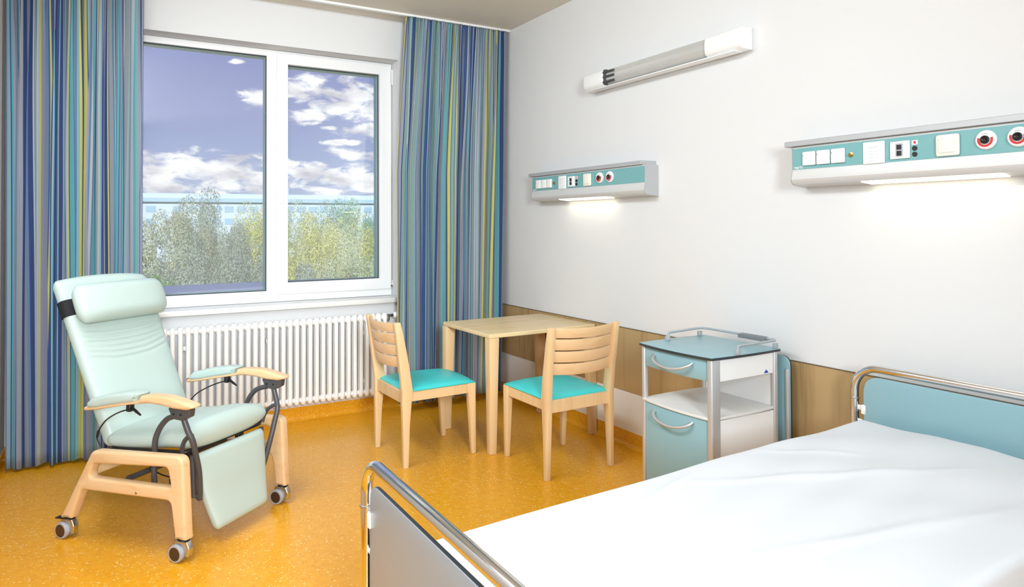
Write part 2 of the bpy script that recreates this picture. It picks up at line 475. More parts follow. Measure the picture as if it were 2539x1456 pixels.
# ------------------------------------------------------------------ curtain rail and curtains
bm = B(); box(bm, XL+.004, XR-.004, 4.962, 4.998, ZC-.018, ZC-.0003, .003, 2)
tag(obj('curtain_rail', bm, m_frame), 'slim white curtain rail fixed along the ceiling above the window', 'curtain rail')

PAL = [((62, 90, 144), 2.6), ((96, 168, 178), 3.6), ((200, 196, 116), 2.8), ((152, 157, 176), 4.2), ((170, 180, 190), 3.0), ((134, 172, 178), 3.0), ((54, 70, 116), 1.5), ((136, 144, 152), 3.2), ((104, 130, 166), 2.4), ((132, 158, 152), 1.0)]
def curtain(label, xe0, xe1, ztop, zbot, y0, cloth, folds, seed, A0, A1):
    rg = random.Random(seed)
    st, tot = [], 0.0; last = None
    names = [p[0] for p in PAL]; wts = [p[1] for p in PAL]
    while tot < cloth:
        c = rg.choices(names, wts)[0]
        if c == last: continue
        last = c
        w = rg.choice((.005, .007, .01, .013, .018, .024))
        if c == (204, 200, 104): w = rg.choice((.007, .01, .014, .02))
        st.append((w, c)); tot += w
        if rg.random() < .4: st.append((.0035, (56, 78, 140))); tot += .0035
    cols, colr = [0.0], []
    acc = 0
    for w, c in st:
        k = max(1, math.ceil(w/.006))
        for q in range(k):
            acc += w/k; cols.append(acc/tot); colr.append(c)
    ph = [(rg.uniform(0, 6.28), rg.uniform(.6, 1.4)) for _ in range(8)]
    rows = [0, .006, .012, .02, .03, .045, .06, .08, .1, .125]+[.15+.85*k/30 for k in range(31)]
    bm = B(); cl = bm.loops.layers.float_color.new('stripe')
    V = []
    for t in rows:
        z = ztop+(zbot-ztop)*t
        row = []
        g = min(1, t/.35); g = g*g*(3-2*g)
        top = math.exp(-t/.035); 
        for s in cols:
            warp = s+.012*math.sin(2*PI*2*s+ph[0][0]+.8*t)+.006*math.sin(2*PI*5*s+ph[1][0]-1.3*t)
            P = 2*PI*folds*warp
            am = (A0+(A1-A0)*g)*(.75+.35*math.sin(2*PI*3.3*s+ph[2][0]))
            yy = am*math.sin(P)+.28*am*math.sin(2.3*P+ph[3][0]+t)
            yy += (.009*(1-g))*math.sin(3.1*P+ph[4][0])
            yy += .009*top*math.sin(7*P)
            xx = (1-s)*xe0(t)+s*xe1(t)
            edge = min(1, s/.03, (1-s)/.03)
            xx += edge*(.55*am*math.sin(2*P+.4)+.010*g*math.sin(2*PI*4*s+ph[5][0]+2.2*t)+.006*math.sin(2*PI*11*s+ph[6][0]+3*t)*(1-abs(2*t-.9)))
            zz = z+(.006*math.sin(P*.5+1)-.012*s*0 if t > .999 else 0)
            row.append(bm.verts.new((xx, y0+yy, zz)))
        V.append(row)
    for i in range(len(rows)-1):
        for k in range(len(cols)-1):
            f = bm.faces.new((V[i][k], V[i][k+1], V[i+1][k+1], V[i+1][k]))
            c = lin(*colr[k])
            if rows[i+1] > .9995 and rows[i] < .98: pass
            for l in f.loops: l[cl] = c
    # hem: a doubled strip at the bottom
    me_o = obj('curtain', bm, m_cloth, ang=180)
    md = me_o.modifiers.new('thick', 'SOLIDIFY'); md.thickness = .0015
    tag(me_o, label, 'curtain', None)
    return me_o
curtain('striped blue teal and yellow curtain left of the window behind the mint armchair', lambda t: -.515+.012*t, lambda t: .198-.006*t, ZC-.02, .022, 4.975, 1.55, 8, 2, .016, .036)
curtain('striped blue teal and yellow curtain right of the window behind the small table', lambda t: 1.985-.075*min(1, t/.4)-.0*t, lambda t: 2.885-.075*t, ZC-.02, .068, 4.975, 2.0, 11, 3, .014, .034)

# ------------------------------------------------------------------ radiator
rad = thing('radiator', 'white column radiator hanging below the window sill', 'radiator', (0, 0, 0))
x = .235; cols_x = []
while x < 1.86: cols_x.append(x); x += .0475
c0 = None
for i, x in enumerate(cols_x):
    if c0 is None:
        bm = B()
        for yy in (5.078, 5.118): 
            tube(bm, [(0, yy, .185), (0, yy, .715)], .0150, 14)
        # heads: flattened capsule bridging the tubes
        for z, s in ((.174, -1), (.728, 1)):
            rings = []
            for k in range(9):
                a = -PI/2+PI*k/8
                hz = z+s*.0+.034*math.sin(a); q = max(.05, math.cos(a))
                rg_ = []
                for j in range(20):
                    an = 2*PI*j/20
                    rg_.append(bm.verts.new((.0205*math.cos(an)*(.55+.45*q), 5.098+(.036*math.sin(an))*(.45+.55*q), hz)))
                rings.append(rg_)
            skin(bm, rings, True)
        c0 = obj('radiator_column', bm, m_rad, rad); c0.location.x = x
    else:
        c = c0.copy(); COL.objects.link(c); c.parent = rad; c.location.x = x
bm = B()
for z in (.174, .728): tube(bm, [(cols_x[0]-.02, 5.098, z), (cols_x[-1]+.02, 5.098, z)], .017, 14)
obj('header_pipe', bm, m_rad, rad)
for xx in (.45, .99, 1.7):
    for z in (.60, .24):
        bm = B(); box(bm, xx-.012, xx+.012, 5.11, YB-.0001, z, z+.03, .003, 1); obj('wall_bracket', bm, m_rad, rad)
xe = cols_x[-1]+.021
bm = B(); tube(bm, [(xe, 5.098, .738), (xe+.05, 5.098, .738)], .012, 12); tube(bm, fillet([(xe+.03, 5.098, .738), (xe+.03, 5.14, .738), (xe+.03, 5.14, .69), (xe+.03, YB-.001, .69)], .02, 5), .0085, 10)
val = obj('valve_body', bm, m_chromes, rad)
bm = B(); Mx = axes((xe+.05, 5.098, .738), (0, 1, 0), (0, 0, 1), (1, 0, 0))
lathe(bm, [(.014, 0), (.02, .003), (.025, .014), (.026, .04), (.02, .052), (.0001, .055)], Mx, 18); obj('thermostat_knob', bm, m_rad, val)
bm = B(); tube(bm, [(cols_x[0]-.02, 5.098, .174), (cols_x[0]-.055, 5.098, .174)], .013, 12); obj('end_plug', bm, m_rad, rad)

# ------------------------------------------------------------------ armchair
fd = Vector((.638, -.770, 0)); 
arm = thing('reclining_armchair', 'mint green reclining armchair with beech frame on casters, facing the room by the window', 'armchair', (.304, 3.783, 0), math.atan2(-.770, .638))
outer = rnd([(-.338, .098), (-.272, .098), (-.208, .240), (.318, .256), (.344, .098), (.404, .098), (.384, .452), (-.142, .424)], [.004, .004, .03, .03, .004, .004, .04, .045], 6)
inner = rnd([(-.134, .366), (.302, .398), (.322, .310), (-.166, .298)], [.025, .025, .02, .02], 5)
for s in (-1, 1):
    bm = B(); plate(bm, [outer, inner], .05, .012, XZ(s*.325), res=3)
    sf = obj('side_frame', bm, m_beechx, arm)
    bm = B(); lathe(bm, [(.0001, 0), (.006, 0), (.005, .003), (.0001, .003)], axes((.127, s*.351 if s > 0 else -.3495, .268), (1, 0, 0), (0, 0, 1), (0, s, 0)), 12); obj('bolt', bm, m_chromes, sf)
# casters
def caster(a, s, brake):
    bm = B(); lathe(bm, [(.0001, .0985), (.024, .0985), (.027, .094), (.021, .09), (.0001, .09)], Matrix.Translation((a, s*.325, 0)), 18)
    c = obj('caster', bm, m_black, arm)
    bm = B()
    prof = rnd([(-.036, .090), (.026, .091), (.040, .06), (.034, .022), (-.02, .026), (-.05, .04), (-.048, .070)], .012, 4)
    plate(bm, [[(a+p[0], p[1]) for p in prof]], .03, .006, XZ(s*.325+(.0)), res=2)
    obj('fork', bm, m_chromes, c)
    for q in (-1, 1):
        Mw = axes((a-.022, s*.325+q*.0215, .0385), (1, 0, 0), (0, 0, 1), (0, -1, 0))
        bm = B(); lathe(bm, [(.030, -.011), (.0355, -.0105), (.038, -.004), (.038, .004), (.0355, .0105), (.030, .011)], Mw, 28)
        obj('tyre', bm, m_greyrub, c)
        bm = B(); lathe(bm, [(.0001, -.0115), (.0285, -.0115), (.0305, -.009), (.0305, .009), (.0285, .0115), (.0001, .0115)], Mw, 24)
        obj('hub', bm, m_hub, c)
    if brake:
        bm = B(); hexa(bm, [(a-.075, s*.325-.018, .082), (a-.02, s*.325-.018, .086), (a-.02, s*.325+.018, .086), (a-.075, s*.325+.018, .082)],
                       [(a-.075, s*.325-.018, .088), (a-.02, s*.325-.018, .096), (a-.02, s*.325+.018, .096), (a-.075, s*.325+.018, .088)], .002)
        obj('brake_pedal', bm, m_black, c)
for s in (-1, 1):
    caster(-.305, s, True); caster(.374, s, False)
# cross bar between the side frames, under the seat
bm = B(); box(bm, -.19, -.16, -.30, .30, .30, .355, .008, 2); obj('rear_crossbar', bm, m_beech, arm)
bm = B(); tube(bm, [(.02, -.30, .30), (.02, .30, .30)], .013, 12); obj('axle_tube', bm, m_steel, arm)
# arms
low = [(-.222, .589), (-.142, .601), (.0, .630), (.105, .648), (.17, .656), (.253, .652), (.305, .644), (.380, .643), (.418, .654)]
topp = [(.408, .668), (.349, .681), (.274, .694), (.185, .694), (.121, .686), (.112, .668), (-.03, .642), (-.142, .621), (-.222, .610)]
pad_o = [(-.196, .606), (-.142, .611), (-.03, .634), (.098, .657), (.106, .676), (.124, .696), (.06, .697), (-.03, .684), (-.10, .669), (-.17, .651), (-.196, .632)]
for s in (-1, 1):
    bm = B(); plate(bm, [rnd(low+topp, .012, 3)], .062, .014, XZ(s*.30), res=4)
    ar = obj('armrest', bm, m_beechx, arm)
    bm = B(); plate(bm, [rnd(pad_o, .008, 3)], .074, .016, XZ(s*.30), res=4); obj('arm_pad', bm, m_mint, ar)
    bm = B(); box(bm, .022, .046, s*.30-.014, s*.30+.014, .604, .640, .003, 1)
    tube(bm, [(.045, s*.30, .622), (.07, s*.30, .606), (.096, s*.30, .592)], [.005, .0065, .004], 8); obj('release_lever', bm, m_black, ar)
    bm = B(); tube(bm, [(-.215, s*.30, .60), (-.236, s*.30, .597)], .011, 10); obj('arm_pivot', bm, m_black, ar)
    # bracket and tubes
    bm = B(); plate(bm, [rnd([(.272, .645), (.292, .604), (.312, .596), (.352, .594), (.388, .612), (.394, .645)], .006, 3)], .036, .004, XZ(s*.30), res=2)
    br = obj('arm_bracket', bm, m_steel, arm)
    bm = B()
    for q in ((.305, .620), (.345, .620)): lathe(bm, [(.0001, -.020), (.005, -.020), (.005, .020), (.0001, .020)], axes((q[0], s*.30, q[1]), (1, 0, 0), (0, 0, 1), (0, 1, 0)), 10)
    obj('screw', bm, m_black, br)
    bm = B(); tube(bm, catmull([(.30, s*.29, .606), (.243, s*.285, .588), (.207, s*.285, .558), (.182, s*.285, .522), (.167, s*.285, .485), (.158, s*.28, .44), (.149, s*.275, .348), (.146, s*.27, .27)], 6), .0125, 12)
    obj('seat_support_tube', bm, m_steel, arm)
    bm = B(); tube(bm, catmull([(.338, s*.295, .598), (.360, s*.29, .54), (.374, s*.28, .50), (.372, s*.262, .44), (.366, s*.235, .35), (.350, s*.213, .25), (.338, s*.205, .215)], 6), .0125, 12)
    obj('front_support_tube', bm, m_steel, arm)
    bm = B(); tube(bm, catmull([(.372, s*.28, .522), (.345, s*.275, .512), (.318, s*.27, .49), (.30, s*.265, .455), (.296, s*.26, .43)], 6), .0095, 10)
    obj('link_tube', bm, m_steel, arm)
    bm = B(); tube(bm, [(.318, s*.225, .415), (.322, s*.218, .225)], .0115, 10); obj('upright_tube', bm, m_steel, arm)
    bm = B(); tube(bm, fillet([(.146, s*.268, .272), (.17, s*.25, .255), (.335, s*.21, .228)], .03, 4), .011, 10); obj('lower_side_tube', bm, m_steel, arm)
    # brake cable from lever to back
    bm = B(); tube(bm, catmull([(.022, s*.30, .611), (-.03, s*.295, .595), (-.09, s*.285, .57), (-.15, s*.275, .535), (-.192, s*.27, .49), (-.205, s*.27, .45), (-.172, s*.262, .40), (-.12, s*.24, .385)], 8), .0032, 8)
    tube(bm, [(-.196, s*.27, .487), (-.205, s*.27, .455)], .0055, 8)
    obj('cable', bm, m_black, arm)
bm = B(); tube(bm, fillet([(.29, -.20, .236), (.345, -.195, .215), (.345, .195, .215), (.29, .20, .236)], .03, 5), .0125, 10); obj('lower_crossbar', bm, m_black, arm)
bm = B(); tube(bm, fillet([(-.13, -.25, .40), (.02, -.25, .412), (.30, -.25, .43), (.30, .25, .43), (.02, .25, .412), (-.13, .25, .40), (-.13, -.24, .40)], .03, 4), .011, 10); obj('seat_frame', bm, m_black, arm)
bm = B(); tube(bm, catmull([(-.08, -.10, .40), (-.07, -.12, .33), (0, -.13, .275), (.1, -.14, .262), (.2, -.15, .28), (.235, -.16, .31)], 8), .0035, 8)
tube(bm, catmull([(.235, -.17, .41), (.25, -.19, .36), (.255, -.18, .32), (.225, -.16, .29)], 8), .0035, 8)
tube(bm, [(.225, -.16, .26), (.225, -.16, .33)], .009, 8); obj('gas_spring_cable', bm, m_black, arm)
bm = B(); box(bm, .20, .224, .17, .195, .30, .42, .003, 1); obj('mechanism_strut', bm, m_black, arm)
bm = B(); box(bm, .235, .26, -.18, -.15, .22, .41, .003, 1); obj('mechanism_strut', bm, m_black, arm)
# seat
bm = B(); cushion(bm, [(-.175, .44), (-.05, .447), (.08, .462), (.2, .480), (.335, .488)], .262, lambda v: .050+.016*v, e=3.0, endr=.05)
obj('seat', bm, m_mint, arm)
# back
def grooves(s, v, y, front):
    if not front: return 0.0
    o = 0.0
    for k in range(6):
        sc_ = .395+.030*k+.05*(y/.26)**2*(1 if k < 3 else .6)
        d = (s-sc_)/.007
        o -= .0075*math.exp(-d*d)*(1/(1+math.exp((abs(y)-.215)/.008)))
    return o
bm = B(); cushion(bm, [(-.165, .405), (-.205, .50), (-.265, .625), (-.345, .80), (-.425, .98), (-.515, 1.17)], lambda v: .246+.016*v, lambda v: .052-.01*v, e=3.4, endr=.04, disp=grooves, step=.003, crown=lambda q: .018*(1-q*q))
back = obj('backrest', bm, m_mint, arm)
# head cushion and strap
bm = B(); cushion(bm, [(-.335, .972), (-.365, 1.06), (-.405, 1.155)], lambda v: .245+.012*math.sin(PI*v), .062, e=2.6, endr=.055)
pil = obj('headrest_pillow', bm, m_mint, arm)
bm = B()
dv = Vector((-.405, 0, .914)); nv = Vector((.914, 0, .405))
c = Vector((-.452, 0, 1.035))
rings = []
for h in (-.041, -.039, .039, .041):
    ring = []
    for k in range(64):
        an = 2*PI*k/64; ca, sa = math.cos(an), math.sin(an)
        e = 3.4; g = .0025 if abs(h) < .04 else .0005
        ring.append(bm.verts.new(c+dv*h+Vector((0, (.2625+g)*math.copysign(abs(ca)**(2/e), ca), 0))+nv*((.0465+g)*math.copysign(abs(sa)**(2/e), sa))))
    rings.append(ring)
skin(bm, rings, False)
obj('pillow_strap', bm, m_strap, pil)
# leg rest
bm = B(); cushion(bm, [(.322, .414), (.342, .31), (.362, .20), (.398, .066)], lambda v: .222-.058*v**1.4, .026, e=4.5, endr=.03)
obj('leg_rest', bm, m_mint, arm)

# ------------------------------------------------------------------ table
tb = thing('table', 'small square beech table against the right wall between two turquoise chairs', 'table', (2.47, 4.14, 0), math.radians(.8))
bm = B(); plate(bm, [rnd([(-.41, -.34), (.425, -.34), (.425, .34), (-.41, .34)], .012, 4)], .026, .004, XY(.737), res=2); obj('tabletop', bm, m_top, tb)
for sx in (-1, 1):
    for sy in (-1, 1):
        cx, cy_ = .008+sx*.385, sy*.31
        x0, y0 = cx, cy_
        bm = B(); w = .034; w2 = .0225
        ox, oy = cx+sx*(w-w2)*.0, cy_+sy*0
        def sq(cx, cy, w, z): return [(cx-w, cy-w, z), (cx+w, cy-w, z), (cx+w, cy+w, z), (cx-w, cy+w, z)]
        hexa(bm, sq(cx+sx*(w-w2), cy_+sy*(w-w2), w2, 0.001), sq(cx, cy_, w, .7235), .003)
        obj('leg', bm, m_beech, tb)
bm = B()
box(bm, -.34, .36, -.318, -.298, .66, .7235, .002, 1); box(bm, -.34, .36, .298, .318, .66, .7235, .002, 1); box(bm, .385, .405, -.28, .28, .66, .7235, .002, 1); box(bm, -.388, -.368, -.28, .28, .66, .7235, .002, 1)

bm.free()

# ------------------------------------------------------------------ chairs (model faces +y)
def make_chair(label, loc, rz):
    t = thing('side_chair', label, 'chair', loc, rz, 'beech side chairs with turquoise seats')
    fx, fy, rx, ry = .212, .232, .222, -.236
    for s in (-1, 1):
        # front leg
        bm = B(); hexa(bm, [(s*fx-.014, fy-.014, .001), (s*fx+.014, fy-.014, .001), (s*fx+.014, fy+.014, .001), (s*fx-.014, fy+.014, .001)],
                       [(s*(fx-.0)-.02, fy-.045, .444), (s*fx+.02, fy-.045, .444), (s*fx+.02, fy+.010, .444), (s*fx-.02, fy+.010, .444)], .003); obj('leg', bm, m_beech, t)
        # rear leg rising to the back post: stations (y front, y back, z)
        bm = B()
        stn = [(ry-.012, ry+.018, .001), (ry-.016, ry+.028, .25), (ry-.020, ry+.042, .395), (ry-.02, ry+.048, .45), (ry-.036, ry+.024, .60), (ry-.058, ry-.012, .78), (ry-.070, ry-.034, .862)]
        rings = []
        for yb, yf, z in stn:
            q = 0.0 if z < .4 else (z-.4)*.05
            xc = s*(rx+.012*(1 if z < .02 else max(0, 1-z/.4))*.6+ (.008*(z-.4)/.46 if z > .4 else 0))
            w = .0165 if z > .05 else .014
            rings.append([bm.verts.new(p) for p in ((xc-w, yb, z), (xc+w, yb, z), (xc+w, yf, z), (xc-w, yf, z))])
        skin(bm, rings, True)
        es = [e for e in bm.edges if abs(e.verts[0].co.z-e.verts[1].co.z) > .02 or (e.verts[0].co.z > .86 and e.verts[1].co.z > .86)]
        bmesh.ops.bevel(bm, geom=es, offset=.003, segments=2, profile=.5, affect='EDGES')
        obj('leg', bm, m_beech, t, ang=30)
        # side apron
        bm = B(); box(bm, s*(fx+.002)-.012, s*(fx+.002)+.012, ry+.04, fy-.04, .384, .443, .002, 1); obj('side_apron', bm, m_beech, t)
    bm = B(); box(bm, -.20, .20, fy-.03, fy-.004, .384, .443, .002, 1); obj('front_apron', bm, m_beech, t)
    bm = B(); box(bm, -.212, .212, ry-.006, ry+.02, .372, .443, .002, 1); obj('rear_apron', bm, m_beech, t)
    # upholstered seat: domed pad
    bm = B()
    n = 24; rows = []
    def edge(u, v):
        hw = .232-.004*v
        return hw*u, ry+.012+(fy+.012-ry-.012)*(v*.5+.5)+.012*(1-u*u)*(1 if v > 0 else 0)*v
    top = []
    for i in range(n+1):
        v = -1+2*i/n; r_ = []
        for j in range(n+1):
            u = -1+2*j/n
            uu = math.copysign(abs(u)**.8, u); vv = math.copysign(abs(v)**.8, v)
            x_, y_ = edge(uu, vv)
            if v < -.7 and abs(uu) > .80: pass
            z_ = .449+.034*(1-abs(uu)**3.0)**.55*(1-abs(vv)**3.0)**.55
            r_.append(bm.verts.new((x_, y_, z_)))
        top.append(r_)
    for i in range(n):
        for j in range(n): bm.faces.new((top[i][j], top[i][j+1], top[i+1][j+1], top[i+1][j]))
    bnd = [top[0][j] for j in range(n)]+[top[i][n] for i in range(n)]+[top[n][j] for j in range(n, 0, -1)]+[top[i][0] for i in range(n, 0, -1)]
    lowr = [bm.verts.new((v.co.x*.985, v.co.y, .4435)) for v in bnd]
    for k in range(len(bnd)):
        j = (k+1) % len(bnd)
        bm.faces.new((bnd[j], bnd[k], lowr[k], lowr[j]))
    bm.faces.new(lowr)
    bmesh.ops.recalc_face_normals(bm, faces=bm.faces)
    obj('seat', bm, m_turq, t, ang=50)
    # curved slatted back; rest between the posts, bowed backwards
    for k, (z0, z1) in enumerate(((.590, .655), (.6625, .725), (.7325, .795), (.8025, .858))):
        bm = B(); rings = []
        for i in range(17):
            u = -1+2*i/16
            x_ = .218*u
            bow = -.046*(1-u*u)
            ring = []
            for dz, dy in ((0, -.008), (0, .006), (1, .006), (1, -.008)):
                z_ = z0+(z1-z0)*dz
                dzb = bow*.17
                lean = ry+.012-(z_-.60)*.178
                ring.append(bm.verts.new((x_, lean+bow+dy-.012, z_+dzb)))
            rings.append(ring)
        skin(bm, rings, True)
        es = [e for e in bm.edges if abs(e.verts[0].co.x-e.verts[1].co.x) > .005]
        bmesh.ops.bevel(bm, geom=es, offset=.002, segments=2, profile=.5, affect='EDGES')
        obj('back_slat', bm, m_beechx, t, ang=30)
    # webs joining the slats at their ends
    for s in (-1, 1):
        bm = B()
        z0, z1 = .592, .856
        f = lambda z, dy: ry+.012-(z-.60)*.178-.012-.046*(1-(.2/.218)**2)+dy
        hexa(bm, [(s*.205-.008, f(z0, -.007), z0), (s*.205+.008, f(z0, -.005), z0), (s*.205+.008, f(z0, .006), z0), (s*.205-.008, f(z0, .005), z0)],
             [(s*.205-.008, f(z1, -.007), z1), (s*.205+.008, f(z1, -.005), z1), (s*.205+.008, f(z1, .006), z1), (s*.205-.008, f(z1, .005), z1)])
        obj('back_web', bm, m_beech, t)
    return t
ch = make_chair('beech chair with turquoise seat at the table, its back against the radiator side', (1.757, 4.096, 0), -PI/2+math.radians(1.5))
ch2 = copy_tree(ch)
ch2.location = (2.362, 3.498, 0); ch2.rotation_euler = (0, 0, math.radians(1))
ch2['label'] = 'beech chair with turquoise seat at the table, its slatted back turned to the bed'

# ------------------------------------------------------------------ bedside cabinet
cab = thing('bedside_cabinet', 'teal and white hospital bedside cabinet with drawer and open shelf between wall and bed', 'bedside cabinet', (0, 0, 0))
x0, x1, y0, y1 = 2.350, 2.795, 2.232, 2.700
def bow(xa, bulge, ya, yb, n=14):
    return [(xa-bulge*(1-(2*k/n-1)**2), ya+(yb-ya)*k/n) for k in range(n+1)]
def deck(xf, xb, ya, yb, bf, bs, n=14):
    o = bow(xf, bf, yb, ya, n)                                          # front edge from far to near
    o += [(xf+(xb-xf)*k/n, ya-bs*(1-(2*k/n-1)**2)) for k in range(1, n+1)]
    o += [(xb, yb)]
    o += [(xb+(xf-xb)*k/n, yb+bs*(1-(2*k/n-1)**2)) for k in range(1, n)]
    return o
bm = B(); plate(bm, [rnd(deck(x0-.008, x1+.008, y0-.010, y1+.008, .022, .010), .0)], .0035, .001, XY(.8335)); tp = obj('top', bm, m_teal, cab)
bm = B(); plate(bm, [deck(x0-.009, x1+.009, y0-.011, y1+.009, .022, .010)], .0105, .002, XY(.8262)); obj('black_edge', bm, m_edge, tp)
tag(tp.children[0], 'black edge band')
# posts
for (px, py, wx, wy) in ((x0+.024, y0+.010, .030, .016), (x0+.012, y1-.008, .014, .012), (x1-.014, y0+.008, .014, .013), (x1-.012, y1-.008, .014, .012)):
    bm = B(); plate(bm, [rnd([(px-wx, py-wy), (px+wx, py-wy), (px+wx, py+wy), (px-wx, py+wy)], .011, 5)], .735, .001, XY(.4535)); obj('post', bm, m_alu, cab)
# drawer
def bowpanel(bm, xf, bulge, ya, yb, z0, z1, th=.016):
    o = bow(xf, bulge, yb, ya)+[(xf+th, ya), (xf+th, yb)]
    plate(bm, [o], z1-z0, .002, XY((z0+z1)/2), res=1)
dr = None
bm = B(); bowpanel(bm, x0+.004, .016, y0+.030, y1-.022, .722, .8205); dr = obj('drawer', bm, m_teal, cab)
bm = B(); bowpanel(bm, x0+.004, .016, y0+.030, y1-.022, .11, .545); dd = obj('door', bm, m_teal, cab)
def handle(z, par):
    pts = catmull([(x0-.008, 2.598, z+.006), (x0-.030, 2.585, z-.010), (x0-.046, 2.54, z-.026), (x0-.052, 2.47, z-.034), (x0-.046, 2.40, z-.026), (x0-.030, 2.355, z-.010), (x0-.008, 2.342, z+.006)], 8)
    bm = B(); tube(bm, pts, .0065, 10); obj('handle', bm, m_alu, par)
handle(.786, dr); handle(.512, dd)
bm = B(); box(bm, x0+.054, x1-.028, y0+.002, y0+.016, .718, .8205, .002, 1); box(bm, x0+.03, x1-.02, y1-.018, y1-.004, .718, .8205, .002, 1); box(bm, x0+.022, x1-.02, y0+.017, y1-.019, .719, .73); db = obj('drawer_housing', bm, m_white, cab)
bm = B()
plate(bm, [[(2.700, .7245), (2.733, .7245), (2.7165, .741)]], .001, .0002, XZ(y0+.0014)); em = obj('emblem', bm, m_blue, db)
bm = B(); box(bm, x0+.054, x1-.028, y0+.003, y0+.017, .10, .541, .002, 1); obj('side_panel', bm, m_white, cab)
bm = B(); box(bm, x0+.03, x1-.028, y1-.018, y1-.004, .10, .541, .002, 1); obj('side_panel', bm, m_white, cab)
bm = B(); box(bm, x1-.020, x1-.008, y0+.022, y1-.021, .10, .73, .002, 1); obj('back_panel', bm, m_white, cab)
bm = B(); plate(bm, [deck(x0-.002, x1-.021, y0+.004, y1-.006, .02, .012)], .012, .002, XY(.5525)); obj('shelf', bm, m_shelf, cab)
bm = B(); box(bm, x0+.02, x1-.02, y0+.018, y1-.02, .095, .108, .002, 1); obj('base', bm, m_white, cab)
for px in (x0+.04, x1-.05):
    for py in (y0+.05, y1-.05):
        bm = B(); tube(bm, [(px, py, .095), (px, py, .07)], .008, 8); plate(bm, [rnd([(px-.01, .05), (px+.012, .05), (px+.012, .075), (px-.01, .075)], .004)], .034, .002, XZ(py))
        k = obj('caster', bm, m_alu, cab)
        bm = B(); lathe(bm, [(.0001, -.012), (.028, -.012), (.031, -.008), (.031, .008), (.028, .012), (.0001, .012)], axes((px-.012, py, .0315), (1, 0, 0), (0, 0, 1), (0, -1, 0)), 20); obj('wheel', bm, m_greyrub, k)
# gallery rail on the top
zr = .876
bm = B(); tube(bm, fillet([(2.500, 2.665, .845), (2.500, 2.668, zr), (2.510, 2.670, zr), (2.745, 2.700, zr), (2.775, 2.690, zr), (2.782, 2.66, zr), (2.782, 2.28, zr), (2.780, 2.236, zr), (2.765, 2.222, zr), (2.505, 2.192+.018, zr), (2.497, 2.21, zr), (2.495, 2.21, .845)], .012, 4), .0062, 10)
gr = obj('gallery_rail', bm, m_grey, cab)
for px, py in ((2.500, 2.672), (2.757, 2.700), (2.785, 2.235), (2.500, 2.212)):
    bm = B(); box(bm, px-.013, px+.013, py-.009, py+.009, .834, .860, .003, 1); obj('rail_bracket', bm, m_grey, gr)
bm = B(); plate(bm, [rnd([(2.755, .862), (2.79, .862), (2.80, .872), (2.79, .884), (2.757, .880)], .004)], .16, .003, XZ(2.36)); obj('card_holder', bm, m_dgrey, gr)
# folding tray hanging on the wall side
bm = B(); plate(bm, [rnd([(2.195, .36), (2.66, .36), (2.66, .795), (2.195, .795)], [.03, .03, .05, .05], 6)], .010, .001, YZ(2.838)); tr_ = obj('folding_tray', bm, m_teal, cab)
bm = B(); plate(bm, [rnd([(2.1945, .36), (2.6605, .36), (2.6605, .7955), (2.1945, .7955)], [.03, .03, .05, .05], 6)], .008, .001, YZ(2.8475)); obj('tray_edge', bm, m_edge, tr_)
bm = B(); box(bm, 2.826, 2.842, 2.196, 2.216, .16, .735, .003, 2); obj('tray_profile', bm, m_alu, tr_)
bm = B(); box(bm, x1-.006, 2.838, 2.4, 2.45, .40, .60, .003, 1); obj('tray_hinge', bm, m_alu, tr_)

# ------------------------------------------------------------------ bed
bed = thing('hospital_bed', 'white-made hospital bed with chrome tube ends and teal headboard in the foreground', 'bed', (0, 0, 0))
XH, XF = 2.80, .615
YA, YZ_ = 1.836, .785
def end_tube(x, ztop, r):
    return fillet([(x, YA, .12), (x, YA, ztop), (x, YZ_, ztop), (x, YZ_, .12)], r, 14)
bm = B(); tube(bm, end_tube(XH, .822, .105), .0165, 18); ht = obj('headboard_frame', bm, m_chrome, bed)
bm = B(); tube(bm, end_tube(XF, .802, .095), .0165, 18); ft = obj('footboard_frame', bm, m_chrome, bed)
bm = B(); plate(bm, [rnd([(.83, .46), (1.793, .46), (1.793, .786), (.83, .786)], [.05, .05, .075, .075], 8)], .016, .003, YZ(XH)); obj('headboard_panel', bm, m_teal, bed)
bm = B(); plate(bm, [rnd([(.83, .36), (1.790, .36), (1.790, .752), (.83, .752)], [.05, .05, .055, .055], 8)], .012, .0006, YZ(XF-.0005)); fp = obj('footboard_panel', bm, m_foot, bed)
bm = B(); plate(bm, [rnd([(.8295, .3595), (1.7905, .3595), (1.7905, .7525), (.8295, .7525)], [.05, .05, .055, .055], 8)], .010, .0006, YZ(XF+.0008)); obj('panel_edge', bm, m_edge, fp)
for x, z, p in ((XH, .665, ht), (XF, .675, ft)):
    bm = B(); lathe(bm, [(.0168, -.004), (.0195, -.003), (.0195, .003), (.0168, .004)], Matrix.Translation((x, YA, z+.018 if x > 1 else z)), 20); obj('collar', bm, m_chromes, p)
    for zz in ((z-.02, z-.075) if x > 1 else (z-.035, z-.115)):
        bm = B(); tube(bm, [(x, YA-.014, zz), (x, YA-.034, zz)], .0055, 10); obj('peg', bm, m_sw, p)
    bm = B(); box(bm, x-.012, x+.012, 1.783, 1.803, z-.045, z-.005, .003, 1); box(bm, x-.004, x+.004, 1.80, YA-.015, z-.03, z-.010, .001, 1); obj('panel_clip', bm, m_sw, p)
bm = B()
for y in (.86, 1.76): box(bm, XF+.02, XH-.02, y-.02, y+.02, .34, .40, .004, 1)
for x in (XF+.03, 1.2, 2.2, XH-.03): box(bm, x-.02, x+.02, .86, 1.76, .345, .395, .003, 1)
box(bm, XF+.04, XH-.08, .87, 1.75, .401, .41)
obj('under_frame', bm, m_lgrey, bed)
